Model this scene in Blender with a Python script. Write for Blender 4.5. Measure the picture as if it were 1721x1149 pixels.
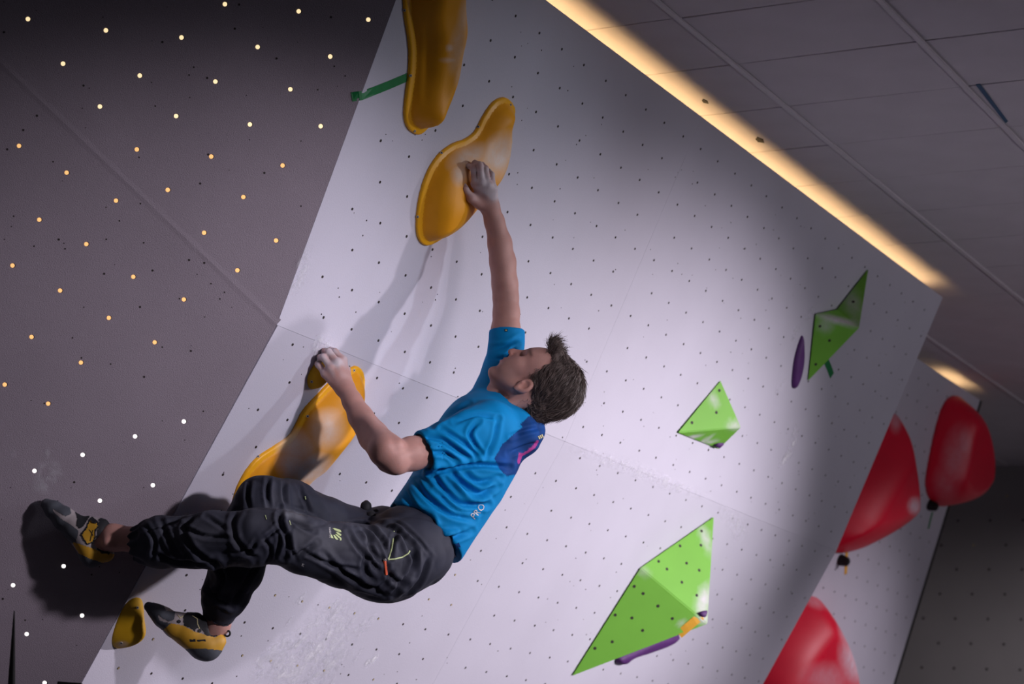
import bpy, bmesh, math, random
import numpy as np
from mathutils import Matrix, Vector
from mathutils.bvhtree import BVHTree

for o in list(bpy.data.objects):
    bpy.data.objects.remove(o)
random.seed(7)
rng = np.random.default_rng(7)
scene = bpy.context.scene
COL = scene.collection

# ------------------------------------------------------------------ camera
W, H = 1721.0, 1149.0
CX, CY = W / 2, H / 2
VP1 = np.array([3029.0, 1581.0])      # vanishing point of the wall's horizontal direction
VP2 = np.array([-5600.0, 950.0])      # vanishing point of the direction into the wall
FPX = math.sqrt(-np.dot(VP1 - [CX, CY], VP2 - [CX, CY]))


def unit(v):
    v = np.asarray(v, float)
    return v / np.linalg.norm(v)


_x = unit([VP1[0] - CX, VP1[1] - CY, FPX])
_y = unit([VP2[0] - CX, VP2[1] - CY, FPX])
_y = unit(_y - _x * _x.dot(_y))
_z = np.cross(_x, _y)
ROT = np.stack([_x, _y, _z])          # camera coords (x right, y down, z forward) -> world
CAM = np.array([0.0, 0.0, 1.5])

cam_data = bpy.data.cameras.new('camera')
cam_data.sensor_width = 36.0
cam_data.lens = FPX / W * 36.0
cam_data.clip_end = 100
cam_data.dof.use_dof = True
cam_data.dof.focus_distance = 6.35
cam_data.dof.aperture_fstop = 4.0
cam = bpy.data.objects.new('camera', cam_data)
COL.objects.link(cam)
r, d, f = ROT[:, 0], ROT[:, 1], ROT[:, 2]
cam.matrix_world = Matrix(((r[0], -d[0], -f[0], CAM[0]), (r[1], -d[1], -f[1], CAM[1]),
                           (r[2], -d[2], -f[2], CAM[2]), (0, 0, 0, 1)))
scene.camera = cam


def pc(px, py, dep):
    """pixel + depth -> camera-frame point (metres)"""
    return np.array([(px - CX) / FPX * dep, (py - CY) / FPX * dep, dep])


def c2w(p):
    return np.asarray(p) @ ROT.T + CAM


def w2c(p):
    return (np.asarray(p) - CAM) @ ROT


def w2px(p):
    q = w2c(p)
    return np.stack([q[..., 0] / q[..., 2] * FPX + CX, q[..., 1] / q[..., 2] * FPX + CY], -1)


def ray(px, py):
    return ROT @ (np.array([px - CX, py - CY, FPX]) / FPX)


class Plane:
    def __init__(s, p, nrm):
        s.p, s.n = np.asarray(p, float), unit(nrm)

    def at(s, px, py, off=0.0):
        rr = ray(px, py)
        p0 = s.p + s.n * off - CAM
        return CAM + rr * (p0.dot(s.n) / rr.dot(s.n))


# ------------------------------------------------------------------ world, lamps, exposure
HC = 2.5                               # ceiling height above the camera
world = bpy.data.worlds.new('world')
scene.world = world
world.use_nodes = True
wb = world.node_tree.nodes['Background']
wb.inputs[0].default_value = (0.62, 0.56, 0.66, 1)
wb.inputs[1].default_value = 0.06


def spot(name, loc, target, power, color, angle, blend, radius):
    l = bpy.data.lights.new(name, 'SPOT')
    l.energy, l.color = power, color
    l.spot_size, l.spot_blend = math.radians(angle), blend
    l.shadow_soft_size = radius
    o = bpy.data.objects.new(name, l)
    COL.objects.link(o)
    o.location = loc
    o.rotation_euler = (Vector(target) - Vector(loc)).to_track_quat('-Z', 'Y').to_euler()
    return o


KEY = spot('key_spot', (8.4, -0.1, 3.15), (6.65, 4.15, 1.65), 1000, (1.0, 0.90, 0.98), 63, 1.0, 0.09)
MID = spot('middle_spot', (6.35, 0.2, 3.7), (5.2, 3.65, 2.75), 95, (0.86, 0.90, 1.0), 46, 1.0, 0.09)
FILL = spot('side_spot', (4.4, 0.2, 3.05), (4.75, 3.8, 2.62), 280, (1.0, 0.90, 1.0), 36, 1.0, 0.08)
FRONT = spot('front_fill', (4.5, -1.7, 3.5), (5.85, 3.2, 2.6), 165, (1.0, 0.91, 0.97), 30, 1.0, 0.55)  # added soft light to brighten the climber's near side, no real fixture
FAR = spot('rear_spot', (10.2, 0.6, 3.85), (10.1, 4.1, 1.4), 330, (1.0, 0.89, 0.98), 54, 1.0, 0.10)
ROOM = spot('ceiling_fill', (8.7, -3.2, 1.2), (8.8, 1.5, 4.05), 230, (0.98, 0.92, 1.0), 74, 1.0, 0.3)  # added upward light to lift the ceiling, in place of room bounce
BACK = spot('far_wall_fill', (11.9, 1.0, 3.9), (13.3, 5.2, 0.9), 260, (1.0, 0.94, 0.97), 66, 1.0, 0.1)  # added to brighten the far wall, which the rear spot misses

vs_ = scene.view_settings
vs_.view_transform = 'Standard'
vs_.look = 'None'
vs_.exposure = 0.0
vs_.gamma = 1.0
vs_.use_curve_mapping = False


# ------------------------------------------------------------------ materials
def srgb(r_, g_, b_):
    f_ = lambda c: (c / 255 / 12.92) if c <= 10 else ((c / 255 + 0.055) / 1.055) ** 2.4
    return (f_(r_), f_(g_), f_(b_), 1.0)


def mat(name, col, rough=0.6, var=0.08, vscale=6.0, bump=0.0, bscale=200.0, spec=0.4,
        attr=None, chalk=None, emit=None, estr=0.0, coat=0.0, bdist=0.002, sheen=0.0, sss=0.0):
    m = bpy.data.materials.new(name)
    m.use_nodes = True
    nt = m.node_tree
    N, L = nt.nodes, nt.links
    b = N['Principled BSDF']
    b.inputs['Roughness'].default_value = rough
    b.inputs['Specular IOR Level'].default_value = spec
    if coat:
        b.inputs['Coat Weight'].default_value = coat
        b.inputs['Coat Roughness'].default_value = 0.25
    if sheen:
        b.inputs['Sheen Weight'].default_value = sheen
    if sss:
        b.inputs['Subsurface Weight'].default_value = sss
        b.inputs['Subsurface Radius'].default_value = (0.012, 0.005, 0.003)
        b.inputs['Subsurface Scale'].default_value = 0.6
    tc = N.new('ShaderNodeTexCoord')
    nz = N.new('ShaderNodeTexNoise')
    nz.inputs['Scale'].default_value = vscale
    nz.inputs['Detail'].default_value = 6
    L.new(tc.outputs['Object'], nz.inputs['Vector'])
    if attr:
        src = N.new('ShaderNodeAttribute')
        src.attribute_name = attr
        csock = src.outputs['Color']
    else:
        src = N.new('ShaderNodeRGB')
        src.outputs[0].default_value = col
        csock = src.outputs[0]
    mr = N.new('ShaderNodeMapRange')
    mr.inputs[1].default_value, mr.inputs[2].default_value = 0.25, 0.75
    mr.inputs[3].default_value, mr.inputs[4].default_value = 1 - var, 1 + var
    L.new(nz.outputs[0], mr.inputs[0])
    mx = N.new('ShaderNodeMix')
    mx.data_type = 'RGBA'
    mx.blend_type = 'MULTIPLY'
    mx.inputs[0].default_value = 1.0
    L.new(csock, mx.inputs[6])
    L.new(mr.outputs[0], mx.inputs[7])
    out = mx.outputs[2]
    if chalk:
        ca = N.new('ShaderNodeAttribute')
        ca.attribute_name = 'chalk'
        n2 = N.new('ShaderNodeTexNoise')
        n2.inputs['Scale'].default_value = 22
        n2.inputs['Detail'].default_value = 8
        n2.inputs['Roughness'].default_value = 0.7
        L.new(tc.outputs['Object'], n2.inputs['Vector'])
        m2 = N.new('ShaderNodeMapRange')
        m2.inputs[1].default_value, m2.inputs[2].default_value = 0.3, 0.6
        m2.inputs[3].default_value, m2.inputs[4].default_value = 0.6, 1.0
        L.new(n2.outputs[0], m2.inputs[0])
        mu = N.new('ShaderNodeMath')
        mu.operation = 'MULTIPLY'
        L.new(ca.outputs['Fac'], mu.inputs[0])
        L.new(m2.outputs[0], mu.inputs[1])
        mc = N.new('ShaderNodeMix')
        mc.data_type = 'RGBA'
        L.new(mu.outputs[0], mc.inputs[0])
        L.new(out, mc.inputs[6])
        mc.inputs[7].default_value = chalk
        out = mc.outputs[2]
    L.new(out, b.inputs['Base Color'])
    if bump:
        nb = N.new('ShaderNodeTexNoise')
        nb.inputs['Scale'].default_value = bscale
        nb.inputs['Detail'].default_value = 4
        L.new(tc.outputs['Object'], nb.inputs['Vector'])
        bp = N.new('ShaderNodeBump')
        bp.inputs['Strength'].default_value = bump
        bp.inputs['Distance'].default_value = bdist
        L.new(nb.outputs[0], bp.inputs['Height'])
        L.new(bp.outputs[0], b.inputs['Normal'])
    if emit:
        b.inputs['Emission Color'].default_value = emit
        b.inputs['Emission Strength'].default_value = estr
    return m


CHALK = (0.72, 0.68, 0.74, 1)
CHALKO = (0.86, 0.72, 0.62, 1)
M = {}
M['wall'] = mat('painted_wall_panel', (0.585, 0.575, 0.665, 1), 0.62, 0.05, 2.5, 0.25, 260, 0.3)
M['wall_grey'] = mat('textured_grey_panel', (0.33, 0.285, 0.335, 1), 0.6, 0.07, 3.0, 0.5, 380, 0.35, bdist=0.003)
M['wall_far'] = mat('dark_far_panel', (0.34, 0.32, 0.33, 1), 0.7, 0.08, 2.0, 0.2, 100, 0.3)
M['ceil'] = mat('ceiling_tile', (0.62, 0.57, 0.62, 1), 0.85, 0.05, 5.0, 0.25, 160, 0.2)
M['bar'] = mat('ceiling_bar', (0.66, 0.61, 0.66, 1), 0.6, 0.05, 5.0)
M['floor'] = mat('floor_mat', (0.10, 0.10, 0.12, 1), 0.8, 0.1, 3.0)
M['hole'] = mat('bolt_hole_dark', (0.030, 0.022, 0.022, 1), 0.7, 0.1)
M['brass'] = mat('brass_tone', (0.50, 0.40, 0.22, 1), 0.35, 0.1)
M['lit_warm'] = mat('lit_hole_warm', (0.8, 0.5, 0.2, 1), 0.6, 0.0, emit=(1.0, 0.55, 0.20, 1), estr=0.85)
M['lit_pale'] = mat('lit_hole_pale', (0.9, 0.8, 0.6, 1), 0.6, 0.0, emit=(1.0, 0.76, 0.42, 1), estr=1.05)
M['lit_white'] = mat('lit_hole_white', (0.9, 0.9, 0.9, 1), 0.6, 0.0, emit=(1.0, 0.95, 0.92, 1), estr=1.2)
M['led'] = mat('led_strip', (0.9, 0.7, 0.4, 1), 0.6, 0.0, emit=(1.0, 0.66, 0.28, 1), estr=8)
M['orange'] = mat('orange_fibreglass', (0.88, 0.37, 0.006, 1), 0.5, 0.06, 8.0, 0.35, 420, 0.4, chalk=CHALKO, bdist=0.001)
M['rim'] = mat('orange_rim', (0.95, 0.46, 0.012, 1), 0.4, 0.04, 8.0, 0.0, chalk=CHALKO)
M['yellow'] = mat('yellow_hold', (0.70, 0.40, 0.012, 1), 0.55, 0.10, 12.0, 0.3, 420, chalk=CHALK, bdist=0.001)
M['green'] = mat('green_volume', (0.19, 0.52, 0.055, 1), 0.6, 0.06, 5.0, 0.35, 350, 0.3, chalk=CHALK, bdist=0.001)
M['purple'] = mat('purple_hold', (0.09, 0.024, 0.145, 1), 0.6, 0.12, 18.0, 0.3, 300)
M['black'] = mat('black_plastic', (0.006, 0.006, 0.007, 1), 0.6, 0.1)
M['red'] = mat('red_volume', (0.74, 0.005, 0.035, 1), 0.45, 0.06, 5.0, 0.2, 350, 0.4, chalk=(0.75, 0.6, 0.68, 1), bdist=0.001)
M['tape_g'] = mat('green_tape', (0.008, 0.20, 0.055, 1), 0.45, 0.12, 40.0)
M['tape_y'] = mat('yellow_tape', (0.80, 0.42, 0.04, 1), 0.45, 0.08, 40.0)
M['skin'] = mat('skin', (1, 1, 1, 1), 0.55, 0.07, 30.0, 0.25, 300, 0.35, attr='tint', bdist=0.001, sss=0.12)
M['hair'] = mat('brown_hair', (1, 1, 1, 1), 0.5, 0.25, 60.0, 0.0, spec=0.35, attr='tint')
M['shirt'] = mat('turquoise_jersey', (1, 1, 1, 1), 0.75, 0.05, 20.0, 0.3, 500, 0.15, attr='tint', bdist=0.0008)
M['trouser'] = mat('charcoal_cloth', (0.029, 0.032, 0.050, 1), 0.72, 0.3, 11.0, 0.4, 500, 0.3, bdist=0.0008, chalk=(0.14, 0.145, 0.17, 1))
M['rubber'] = mat('grey_rubber', (0.085, 0.095, 0.115, 1), 0.6, 0.25, 25.0, 0.2, 200)
M['shoe_yel'] = mat('shoe_yellow', (0.62, 0.34, 0.03, 1), 0.55, 0.12, 25.0)
M['shoe_grey'] = mat('shoe_upper_grey', (0.38, 0.34, 0.35, 1), 0.7, 0.1, 25.0)
M['shoe_blk'] = mat('shoe_black', (0.012, 0.013, 0.017, 1), 0.7, 0.1, 25.0)
M['lime'] = mat('lime_print', (0.62, 0.74, 0.36, 1), 0.6, 0.05)
M['white'] = mat('white_print', (0.62, 0.62, 0.62, 1), 0.6, 0.05)
M['cream'] = mat('cream_print', (0.62, 0.56, 0.30, 1), 0.6, 0.05)
M['pink'] = mat('pink_print', (0.55, 0.07, 0.32, 1), 0.6, 0.05)
M['coral'] = mat('coral_pull', (0.85, 0.13, 0.05, 1), 0.5, 0.05)
M['steel'] = mat('steel_bolt', (0.5, 0.48, 0.46, 1), 0.35, 0.1)
M['bluegap'] = mat('blue_slit', (0.05, 0.12, 0.22, 1), 0.5, 0.1)


def chalk_alpha():
    m = bpy.data.materials.new('chalk_smear')
    m.use_nodes = True
    N, L = m.node_tree.nodes, m.node_tree.links
    b = N['Principled BSDF']
    b.inputs['Base Color'].default_value = (0.80, 0.80, 0.86, 1)
    b.inputs['Roughness'].default_value = 0.9
    tc = N.new('ShaderNodeTexCoord')
    nz = N.new('ShaderNodeTexNoise')
    nz.inputs['Scale'].default_value = 26
    nz.inputs['Detail'].default_value = 8
    nz.inputs['Roughness'].default_value = 0.65
    L.new(tc.outputs['Object'], nz.inputs['Vector'])
    mr = N.new('ShaderNodeMapRange')
    mr.inputs[1].default_value, mr.inputs[2].default_value = 0.42, 0.72
    L.new(nz.outputs[0], mr.inputs[0])
    at = N.new('ShaderNodeAttribute')
    at.attribute_name = 'chalk'
    mu = N.new('ShaderNodeMath')
    mu.operation = 'MULTIPLY'
    L.new(mr.outputs[0], mu.inputs[0])
    L.new(at.outputs['Fac'], mu.inputs[1])
    L.new(mu.outputs[0], b.inputs['Alpha'])
    return m


M['smear'] = chalk_alpha()


# ------------------------------------------------------------------ object helpers
def tag(o, label=None, cat=None, group=None, kind=None):
    if label: o['label'] = label
    if cat: o['category'] = cat
    if group: o['group'] = group
    if kind: o['kind'] = kind
    return o


def mesh_obj(name, verts, faces, material, parent=None, smooth=False, attrs=None):
    me = bpy.data.meshes.new(name)
    verts = np.asarray(verts, float)
    me.from_pydata(verts.tolist(), [], faces if isinstance(faces, list) else faces.tolist())
    me.update()
    if material: me.materials.append(material)
    if smooth:
        me.polygons.foreach_set('use_smooth', [True] * len(me.polygons))
    for k, v in (attrs or {}).items():
        v = np.asarray(v, np.float32)
        if v.ndim == 1:
            a = me.attributes.new(k, 'FLOAT', 'POINT')
            a.data.foreach_set('value', v)
        else:
            a = me.attributes.new(k, 'FLOAT_COLOR', 'POINT')
            a.data.foreach_set('color', np.hstack([v[:, :3], np.ones((len(v), 1))]).astype(np.float32).ravel())
    o = bpy.data.objects.new(name, me)
    COL.objects.link(o)
    if parent: o.parent = parent
    return o


def empty(name, loc=(0, 0, 0)):
    o = bpy.data.objects.new(name, None)
    o.empty_display_size = 0.1
    COL.objects.link(o)
    o.location = loc
    return o


def child_of(o, parent):
    """parent keeping world placement (parents are unrotated empties or meshes)"""
    o.parent = parent
    o.matrix_parent_inverse = Matrix.Translation(-Vector(parent.location))
    return o


def slab(name, poly, nrm, thick, material, parent=None):
    """planar polygon with thickness behind it; slightly bevelled"""
    poly = [np.asarray(p) for p in poly]
    nrm = unit(nrm)
    c = np.cross(poly[1] - poly[0], poly[2] - poly[1])
    if c.dot(nrm) < 0: poly = poly[::-1]
    n = len(poly)
    v = poly + [p - nrm * thick for p in poly]
    fs = [list(range(n)), list(range(2 * n - 1, n - 1, -1))]
    for i in range(n):
        j = (i + 1) % n
        fs.append([j, i, n + i, n + j])
    o = mesh_obj(name, v, fs, material)
    if parent: child_of(o, parent)
    return o


# ------------------------------------------------------------------ implicit-surface tools
def smin(a, b, k):
    h = np.clip(0.5 + 0.5 * (b - a) / k, 0, 1)
    return b + (a - b) * h - k * h * (1 - h)


def smax(a, b, k):
    return -smin(-a, -b, k)


def rcone(P, a, b, r1, r2):
    ab = b - a
    t = np.clip((P - a) @ ab / max(ab @ ab, 1e-12), 0, 1)
    return np.linalg.norm(P - a - t[:, None] * ab, axis=1) - (r1 + (r2 - r1) * t)


def ell(P, c, A, rr):
    q = (P - c) @ np.asarray(A).T
    k0 = np.linalg.norm(q / rr, axis=1)
    k1 = np.linalg.norm(q / (np.asarray(rr) ** 2), axis=1)
    return np.where(k1 < 1e-9, -min(rr), k0 * (k0 - 1) / np.maximum(k1, 1e-9))


def chain(P, pts, k=0.01):
    dd = None
    for (a, ra), (b, rb) in zip(pts[:-1], pts[1:]):
        e = rcone(P, a, b, ra, rb)
        dd = e if dd is None else smin(dd, e, k)
    return dd


def surface(sdf, lo, hi, vs, coarse=4, lip=1.6):
    """surface nets on a grid refined only near the surface"""
    lo = np.asarray(lo, float)
    nc = np.ceil((np.asarray(hi) - lo) / (vs * coarse)).astype(int) + 1
    ax = [np.arange(k) for k in nc]
    G = np.stack(np.meshgrid(*ax, indexing='ij'), -1).reshape(-1, 3)
    dc = sdf(lo + (G + 0.5) * vs * coarse)
    rad = vs * coarse * 0.87 * lip + vs * 2
    n = nc * coarse
    F = np.where(dc < 0, -1.0, 1.0).astype(np.float32).reshape(nc)
    F = np.repeat(np.repeat(np.repeat(F, coarse, 0), coarse, 1), coarse, 2)
    act = G[np.abs(dc) < rad] * coarse
    off = np.stack(np.meshgrid(*[np.arange(coarse)] * 3, indexing='ij'), -1).reshape(-1, 3)
    I = (act[:, None, :] + off[None]).reshape(-1, 3)
    for s in range(0, len(I), 400000):
        J = I[s:s + 400000]
        F[J[:, 0], J[:, 1], J[:, 2]] = sdf(lo + J * vs)
    ins = F < 0
    cnt = np.zeros(n - 1, np.int8)
    for dx in (0, 1):
        for dy in (0, 1):
            for dz in (0, 1):
                cnt += ins[dx:n[0] - 1 + dx, dy:n[1] - 1 + dy, dz:n[2] - 1 + dz]
    cells = np.argwhere((cnt > 0) & (cnt < 8))
    m = n - 1
    flat = cells[:, 0] * m[1] * m[2] + cells[:, 1] * m[2] + cells[:, 2]
    corners = np.array([[a, b, c] for a in (0, 1) for b in (0, 1) for c in (0, 1)])
    val = np.stack([F[cells[:, 0] + c[0], cells[:, 1] + c[1], cells[:, 2] + c[2]] for c in corners], 1)
    acc = np.zeros((len(cells), 3))
    num = np.zeros(len(cells))
    for i in range(8):
        for j in range(i + 1, 8):
            if np.abs(corners[i] - corners[j]).sum() != 1: continue
            a, b = val[:, i], val[:, j]
            x = (a < 0) != (b < 0)
            t = np.where(x, a / np.where(x, a - b, 1), 0)
            acc += np.where(x[:, None], corners[i] + t[:, None] * (corners[j] - corners[i]), 0)
            num += x
    V = lo + (cells + acc / num[:, None]) * vs
    faces = []
    stride = np.array([m[1] * m[2], m[2], 1])
    for a in range(3):
        b, c = (a + 1) % 3, (a + 2) % 3
        sl0, sl1 = [slice(None)] * 3, [slice(None)] * 3
        sl0[a], sl1[a] = slice(0, n[a] - 1), slice(1, n[a])
        E = np.argwhere(ins[tuple(sl0)] != ins[tuple(sl1)])
        E = E[(E[:, b] > 0) & (E[:, c] > 0) & (E[:, b] < m[b]) & (E[:, c] < m[c])]
        s0 = ins[E[:, 0], E[:, 1], E[:, 2]]
        base = E @ stride
        q = np.stack([base, base - stride[b], base - stride[b] - stride[c], base - stride[c]], 1)
        q[~s0] = q[~s0][:, ::-1]
        faces.append(np.searchsorted(flat, q))
    Fq = np.vstack(faces)
    return V, Fq


def vnormals(V, Fq):
    e = np.cross(V[Fq[:, 2]] - V[Fq[:, 0]], V[Fq[:, 3]] - V[Fq[:, 1]])
    nn = np.zeros_like(V)
    for k in range(4):
        np.add.at(nn, Fq[:, k], e)
    return nn / np.maximum(np.linalg.norm(nn, axis=1, keepdims=True), 1e-12)


def relax(V, Fq, it=2, lam=0.5):
    for _ in range(it):
        s = np.zeros_like(V)
        c = np.zeros(len(V))
        for k in range(4):
            a, b = Fq[:, k], Fq[:, (k + 1) % 4]
            np.add.at(s, a, V[b]); np.add.at(c, a, 1)
            np.add.at(s, b, V[a]); np.add.at(c, b, 1)
        V = V + lam * (s / np.maximum(c, 1)[:, None] - V)
    return V


def vnoise(P, scale, seed=0):
    """smooth value noise from a few rotated sines, range about -1..1"""
    r_ = np.random.default_rng(seed)
    o = np.zeros(len(P))
    for i in range(6):
        d_ = unit(r_.normal(size=3))
        o += np.sin(P @ d_ * scale * r_.uniform(0.6, 1.7) + r_.uniform(0, 6.28) + 1.3 * np.sin(P @ unit(r_.normal(size=3)) * scale * 0.7))
    return o / 4


def seg_dist(Q, poly):
    """2-D distance of points to a polyline"""
    best = np.full(len(Q), 1e9)
    for a, b in zip(poly[:-1], poly[1:]):
        a, b = np.asarray(a, float), np.asarray(b, float)
        ab = b - a
        t = np.clip((Q - a) @ ab / (ab @ ab), 0, 1)
        best = np.minimum(best, np.linalg.norm(Q - a - t[:, None] * ab, axis=1))
    return best


def inside(Q, poly):
    c = np.zeros(len(Q), bool)
    n = len(poly)
    for i in range(n):
        x1, y1 = poly[i]
        x2, y2 = poly[(i + 1) % n]
        if y1 == y2: continue
        hit = ((y1 > Q[:, 1]) != (y2 > Q[:, 1])) & (Q[:, 0] < (x2 - x1) * (Q[:, 1] - y1) / (y2 - y1) + x1)
        c ^= hit
    return c


def spline(poly, n=8):
    """closed Catmull-Rom"""
    P = [np.asarray(p, float) for p in poly]
    out = []
    k = len(P)
    for i in range(k):
        p0, p1, p2, p3 = P[i - 1], P[i], P[(i + 1) % k], P[(i + 2) % k]
        for j in range(n):
            t = j / n
            out.append(0.5 * (2 * p1 + (p2 - p0) * t + (2 * p0 - 5 * p1 + 4 * p2 - p3) * t * t + (3 * p1 - p0 - 3 * p2 + p3) * t ** 3))
    return out

# ================================================================== THE SETTING
ZC = CAM[2] + HC                        # height of the wall tops
A1, A2, A3 = map(math.radians, (22.0, 28.5, 16.0))
YT = 1.263 * HC
N1 = np.array([0, -math.cos(A1), -math.sin(A1)])
N2 = np.array([0, -math.cos(A2), -math.sin(A2)])
UP1 = np.array([0, -math.sin(A1), math.cos(A1)])
UP2 = np.array([0, -math.sin(A2), math.cos(A2)])
PU = Plane([0, YT, ZC], N1)
ZK = CAM[2] + 0.5485 * HC               # crease height
YK = YT + (ZC - ZK) * math.tan(A1)
PL = Plane([0, YK, ZK], N2)
XL, XS, XR = 4.8217, 6.527, 9.063        # left corner, panel seam, right end
YF = YK + ZK * math.tan(A2)             # where the wall meets the floor


def onU(x, z): return np.array([x, YT + (ZC - z) * math.tan(A1), z])
def onL(x, z): return np.array([x, YK + (ZK - z) * math.tan(A2), z])
def xcorner(z): return XL - 0.0 if z <= ZK else XL - 0.09 * (z - ZK)


floor = slab('floor', [(-1, -4.5, 0), (14, -4.5, 0), (14, 8, 0), (-1, 8, 0)], (0, 0, 1), 0.25, M['floor'])
tag(floor, 'dark padded floor below the climbing walls', 'floor', kind='structure')

# main overhanging wall: four panels with thin joints
wall_c = empty('wall_center', ((XL + XR) / 2, YF, 0))
tag(wall_c, 'pale overhanging climbing wall behind the climber', 'wall', kind='structure')
g = 0.0003
g2 = 0.006
TH = 0.021
slab('panel', [onU(xcorner(ZK) + g2 * .3, ZK + g), onU(XS - g, ZK + g), onU(XS - g, ZC), onU(xcorner(ZC) + g2 * .3, ZC)], N1, TH, M['wall'], wall_c)
slab('panel', [onU(XS + g, ZK + g), onU(XR, ZK + g), onU(XR, ZC), onU(XS + g, ZC)], N1, TH, M['wall'], wall_c)
slab('panel', [onL(XL + g2, ZK - g), onL(XS - g, ZK - g), onL(XS - g, 0.0), onL(XL - .045 + g2, 0.0)], N2, TH, M['wall'], wall_c)
slab('panel', [onL(XS + g, ZK - g), onL(XR, ZK - g), onL(XR, 0.0), onL(XS + g, 0.0)], N2, TH, M['wall'], wall_c)
bk = np.array([0, 0.03, 0])
slab('backing', [onU(4.95, ZK - .01) + bk, onU(XR - .02, ZK - .01) + bk, onU(XR - .02, ZC - .07) + bk, onU(4.85, ZC - .07) + bk], N1, 0.01, M['wall_far'], wall_c)
slab('backing', [onL(XL + .1, ZK - .01) + bk, onL(XR - .02, ZK - .01) + bk, onL(XR - .02, 0.01) + bk, onL(XL + .1, 0.01) + bk], N2, 0.01, M['wall_far'], wall_c)


def ring_cyl(c, nrm, rad, thick, n=8, stretch=None, ang=0.0):
    """verts/faces of a small disc standing proud of a surface"""
    nrm = unit(nrm)
    a = unit(np.cross(nrm, [0.3, 0.1, 1]))
    b = np.cross(nrm, a)
    P = [c + rad * (math.cos(2 * math.pi * i / n + ang) * a + math.sin(2 * math.pi * i / n + ang) * b) for i in range(n)]
    v = [p - nrm * 0.002 for p in P] + [p + nrm * thick for p in P]
    f_ = [[i, (i + 1) % n, n + (i + 1) % n, n + i] for i in range(n)] + [list(range(n, 2 * n))]
    return v, f_


def join_bits(bits):
    V, F_ = [], []
    for v, fs in bits:
        o = len(V)
        V += list(v)
        F_ += [[o + i for i in q] for q in fs]
    return V, F_


# bolt holes of the main wall (small, several hundred: one part)
dark, brass = [], []
for k in range(-24, 13):
    vv = 0.912 + k * 0.1052
    i0 = -8
    for i in range(i0, 24):
        x = 5.73 + 0.1455 * i + (0.0727 if k % 2 else 0.0)
        if x < XL + 0.05 or x > XR - 0.04 or abs(x - XS) < 0.03: continue
        if vv > 0.03:
            z = ZK + vv * math.cos(A1)
            if z > ZC - 0.03 or x < xcorner(z) + .05: continue
            c, nn = onU(x, z), N1
        elif vv < -0.03:
            z = ZK + vv * math.cos(A2)
            if z < 0.1: continue
            c, nn = onL(x, z), N2
        else:
            continue
        c = c + np.array([random.uniform(-.004, .004), 0, 0])
        if vv < -0.45 and x < 6.4 and random.random() < 0.45:
            brass.append(ring_cyl(c, nn, 0.0038, 0.0016, 6))  # brass tone put in for the warm light glinting in low holes
        dark.append(ring_cyl(c, nn, 0.0044, 0.0008, 8))
    # old screw marks
for _ in range(420):
    x, s = random.uniform(XL + .05, XR - .03), random.uniform(-1.6, 1.15)
    c, nn = (onU(x, ZK + s * math.cos(A1)), N1) if s > 0.01 else (onL(x, ZK + s * math.cos(A2)), N2)
    if c[2] > ZC - .03 or x < xcorner(c[2]) + .03: continue
    dark.append(ring_cyl(c, nn, random.choice([0.0015, 0.002, 0.0026]), 0.0006, 5))
v, fs = join_bits(dark)
child_of(tag(mesh_obj('bolt_holes', v, fs, M['hole']), kind='stuff'), wall_c)
v, fs = join_bits(brass)
child_of(tag(mesh_obj('warm_glints', v, fs, M['brass']), kind='stuff'), wall_c)

# left wall: two facets meeting at an oblique seam
B_ = PU.at(465, 545)
D_ = PL.at(135, 1149)
A_ = PU.at(665, 0)
th = math.radians(10)
e_ = unit(B_ - D_)
left_dir = -ROT[:, 0] * math.cos(th) - ROT[:, 2] * math.sin(th)
NLl = unit(np.cross(e_, left_dir))
if NLl.dot(CAM - B_) < 0: NLl = -NLl
PLL = Plane(B_, NLl)
S_ = PLL.at(24, 127)
NLu = unit(np.cross(A_ - B_, S_ - B_))
if NLu.dot(CAM - B_) < 0: NLu = -NLu
PLU = Plane(B_, NLu)
seam = unit(S_ - B_)
S2 = B_ + seam * 1.35
lw_base = B_.copy(); lw_base[2] = 0
wall_l = empty('wall_left', lw_base)
tag(wall_l, 'grey sand-textured climbing wall with lit bolt holes', 'wall', kind='structure')
ctop = A_
floor_c = D_
horiz = unit(np.cross(NLl, [0, 0, 1]))
if horiz.dot(left_dir) < 0: horiz = -horiz
horU = unit(np.cross(NLu, [0, 0, 1]))
if horU.dot(left_dir) < 0: horU = -horU
e1_ = unit(ctop - B_)
ctop2 = B_ + e1_ * ((ZC - B_[2]) / e1_[2])
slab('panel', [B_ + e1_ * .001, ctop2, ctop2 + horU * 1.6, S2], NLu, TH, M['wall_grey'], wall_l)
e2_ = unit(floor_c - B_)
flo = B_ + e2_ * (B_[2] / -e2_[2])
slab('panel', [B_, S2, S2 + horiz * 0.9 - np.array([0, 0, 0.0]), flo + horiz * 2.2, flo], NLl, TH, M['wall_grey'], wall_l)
# lit bolt holes
warm_up = [(47, 32), (178, 51), (305, 63), (433, 79), (555, 95), (378, 7), (502, 19), (619, 33), (106, 107), (235, 127), (362, 137), (488, 150),
           (168, 179), (296, 195), (420, 209), (539, 212), (230, 251), (355, 263), (475, 278), (282, 319), (409, 331), (343, 391), (464, 404), (399, 454)]
warm_lo = [(32, 245), (112, 290), (195, 337), (66, 369), (145, 410), (224, 465), (309, 503), (21, 446), (101, 488), (183, 534), (260, 575), (53, 566), (136, 609), (8, 646), (81, 678)]
white_lo = [(309, 708), (227, 733), (139, 764), (58, 791), (257, 815), (168, 841), (107, 951), (22, 983), (138, 1034), (45, 1065), (75, 1147)]


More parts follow.
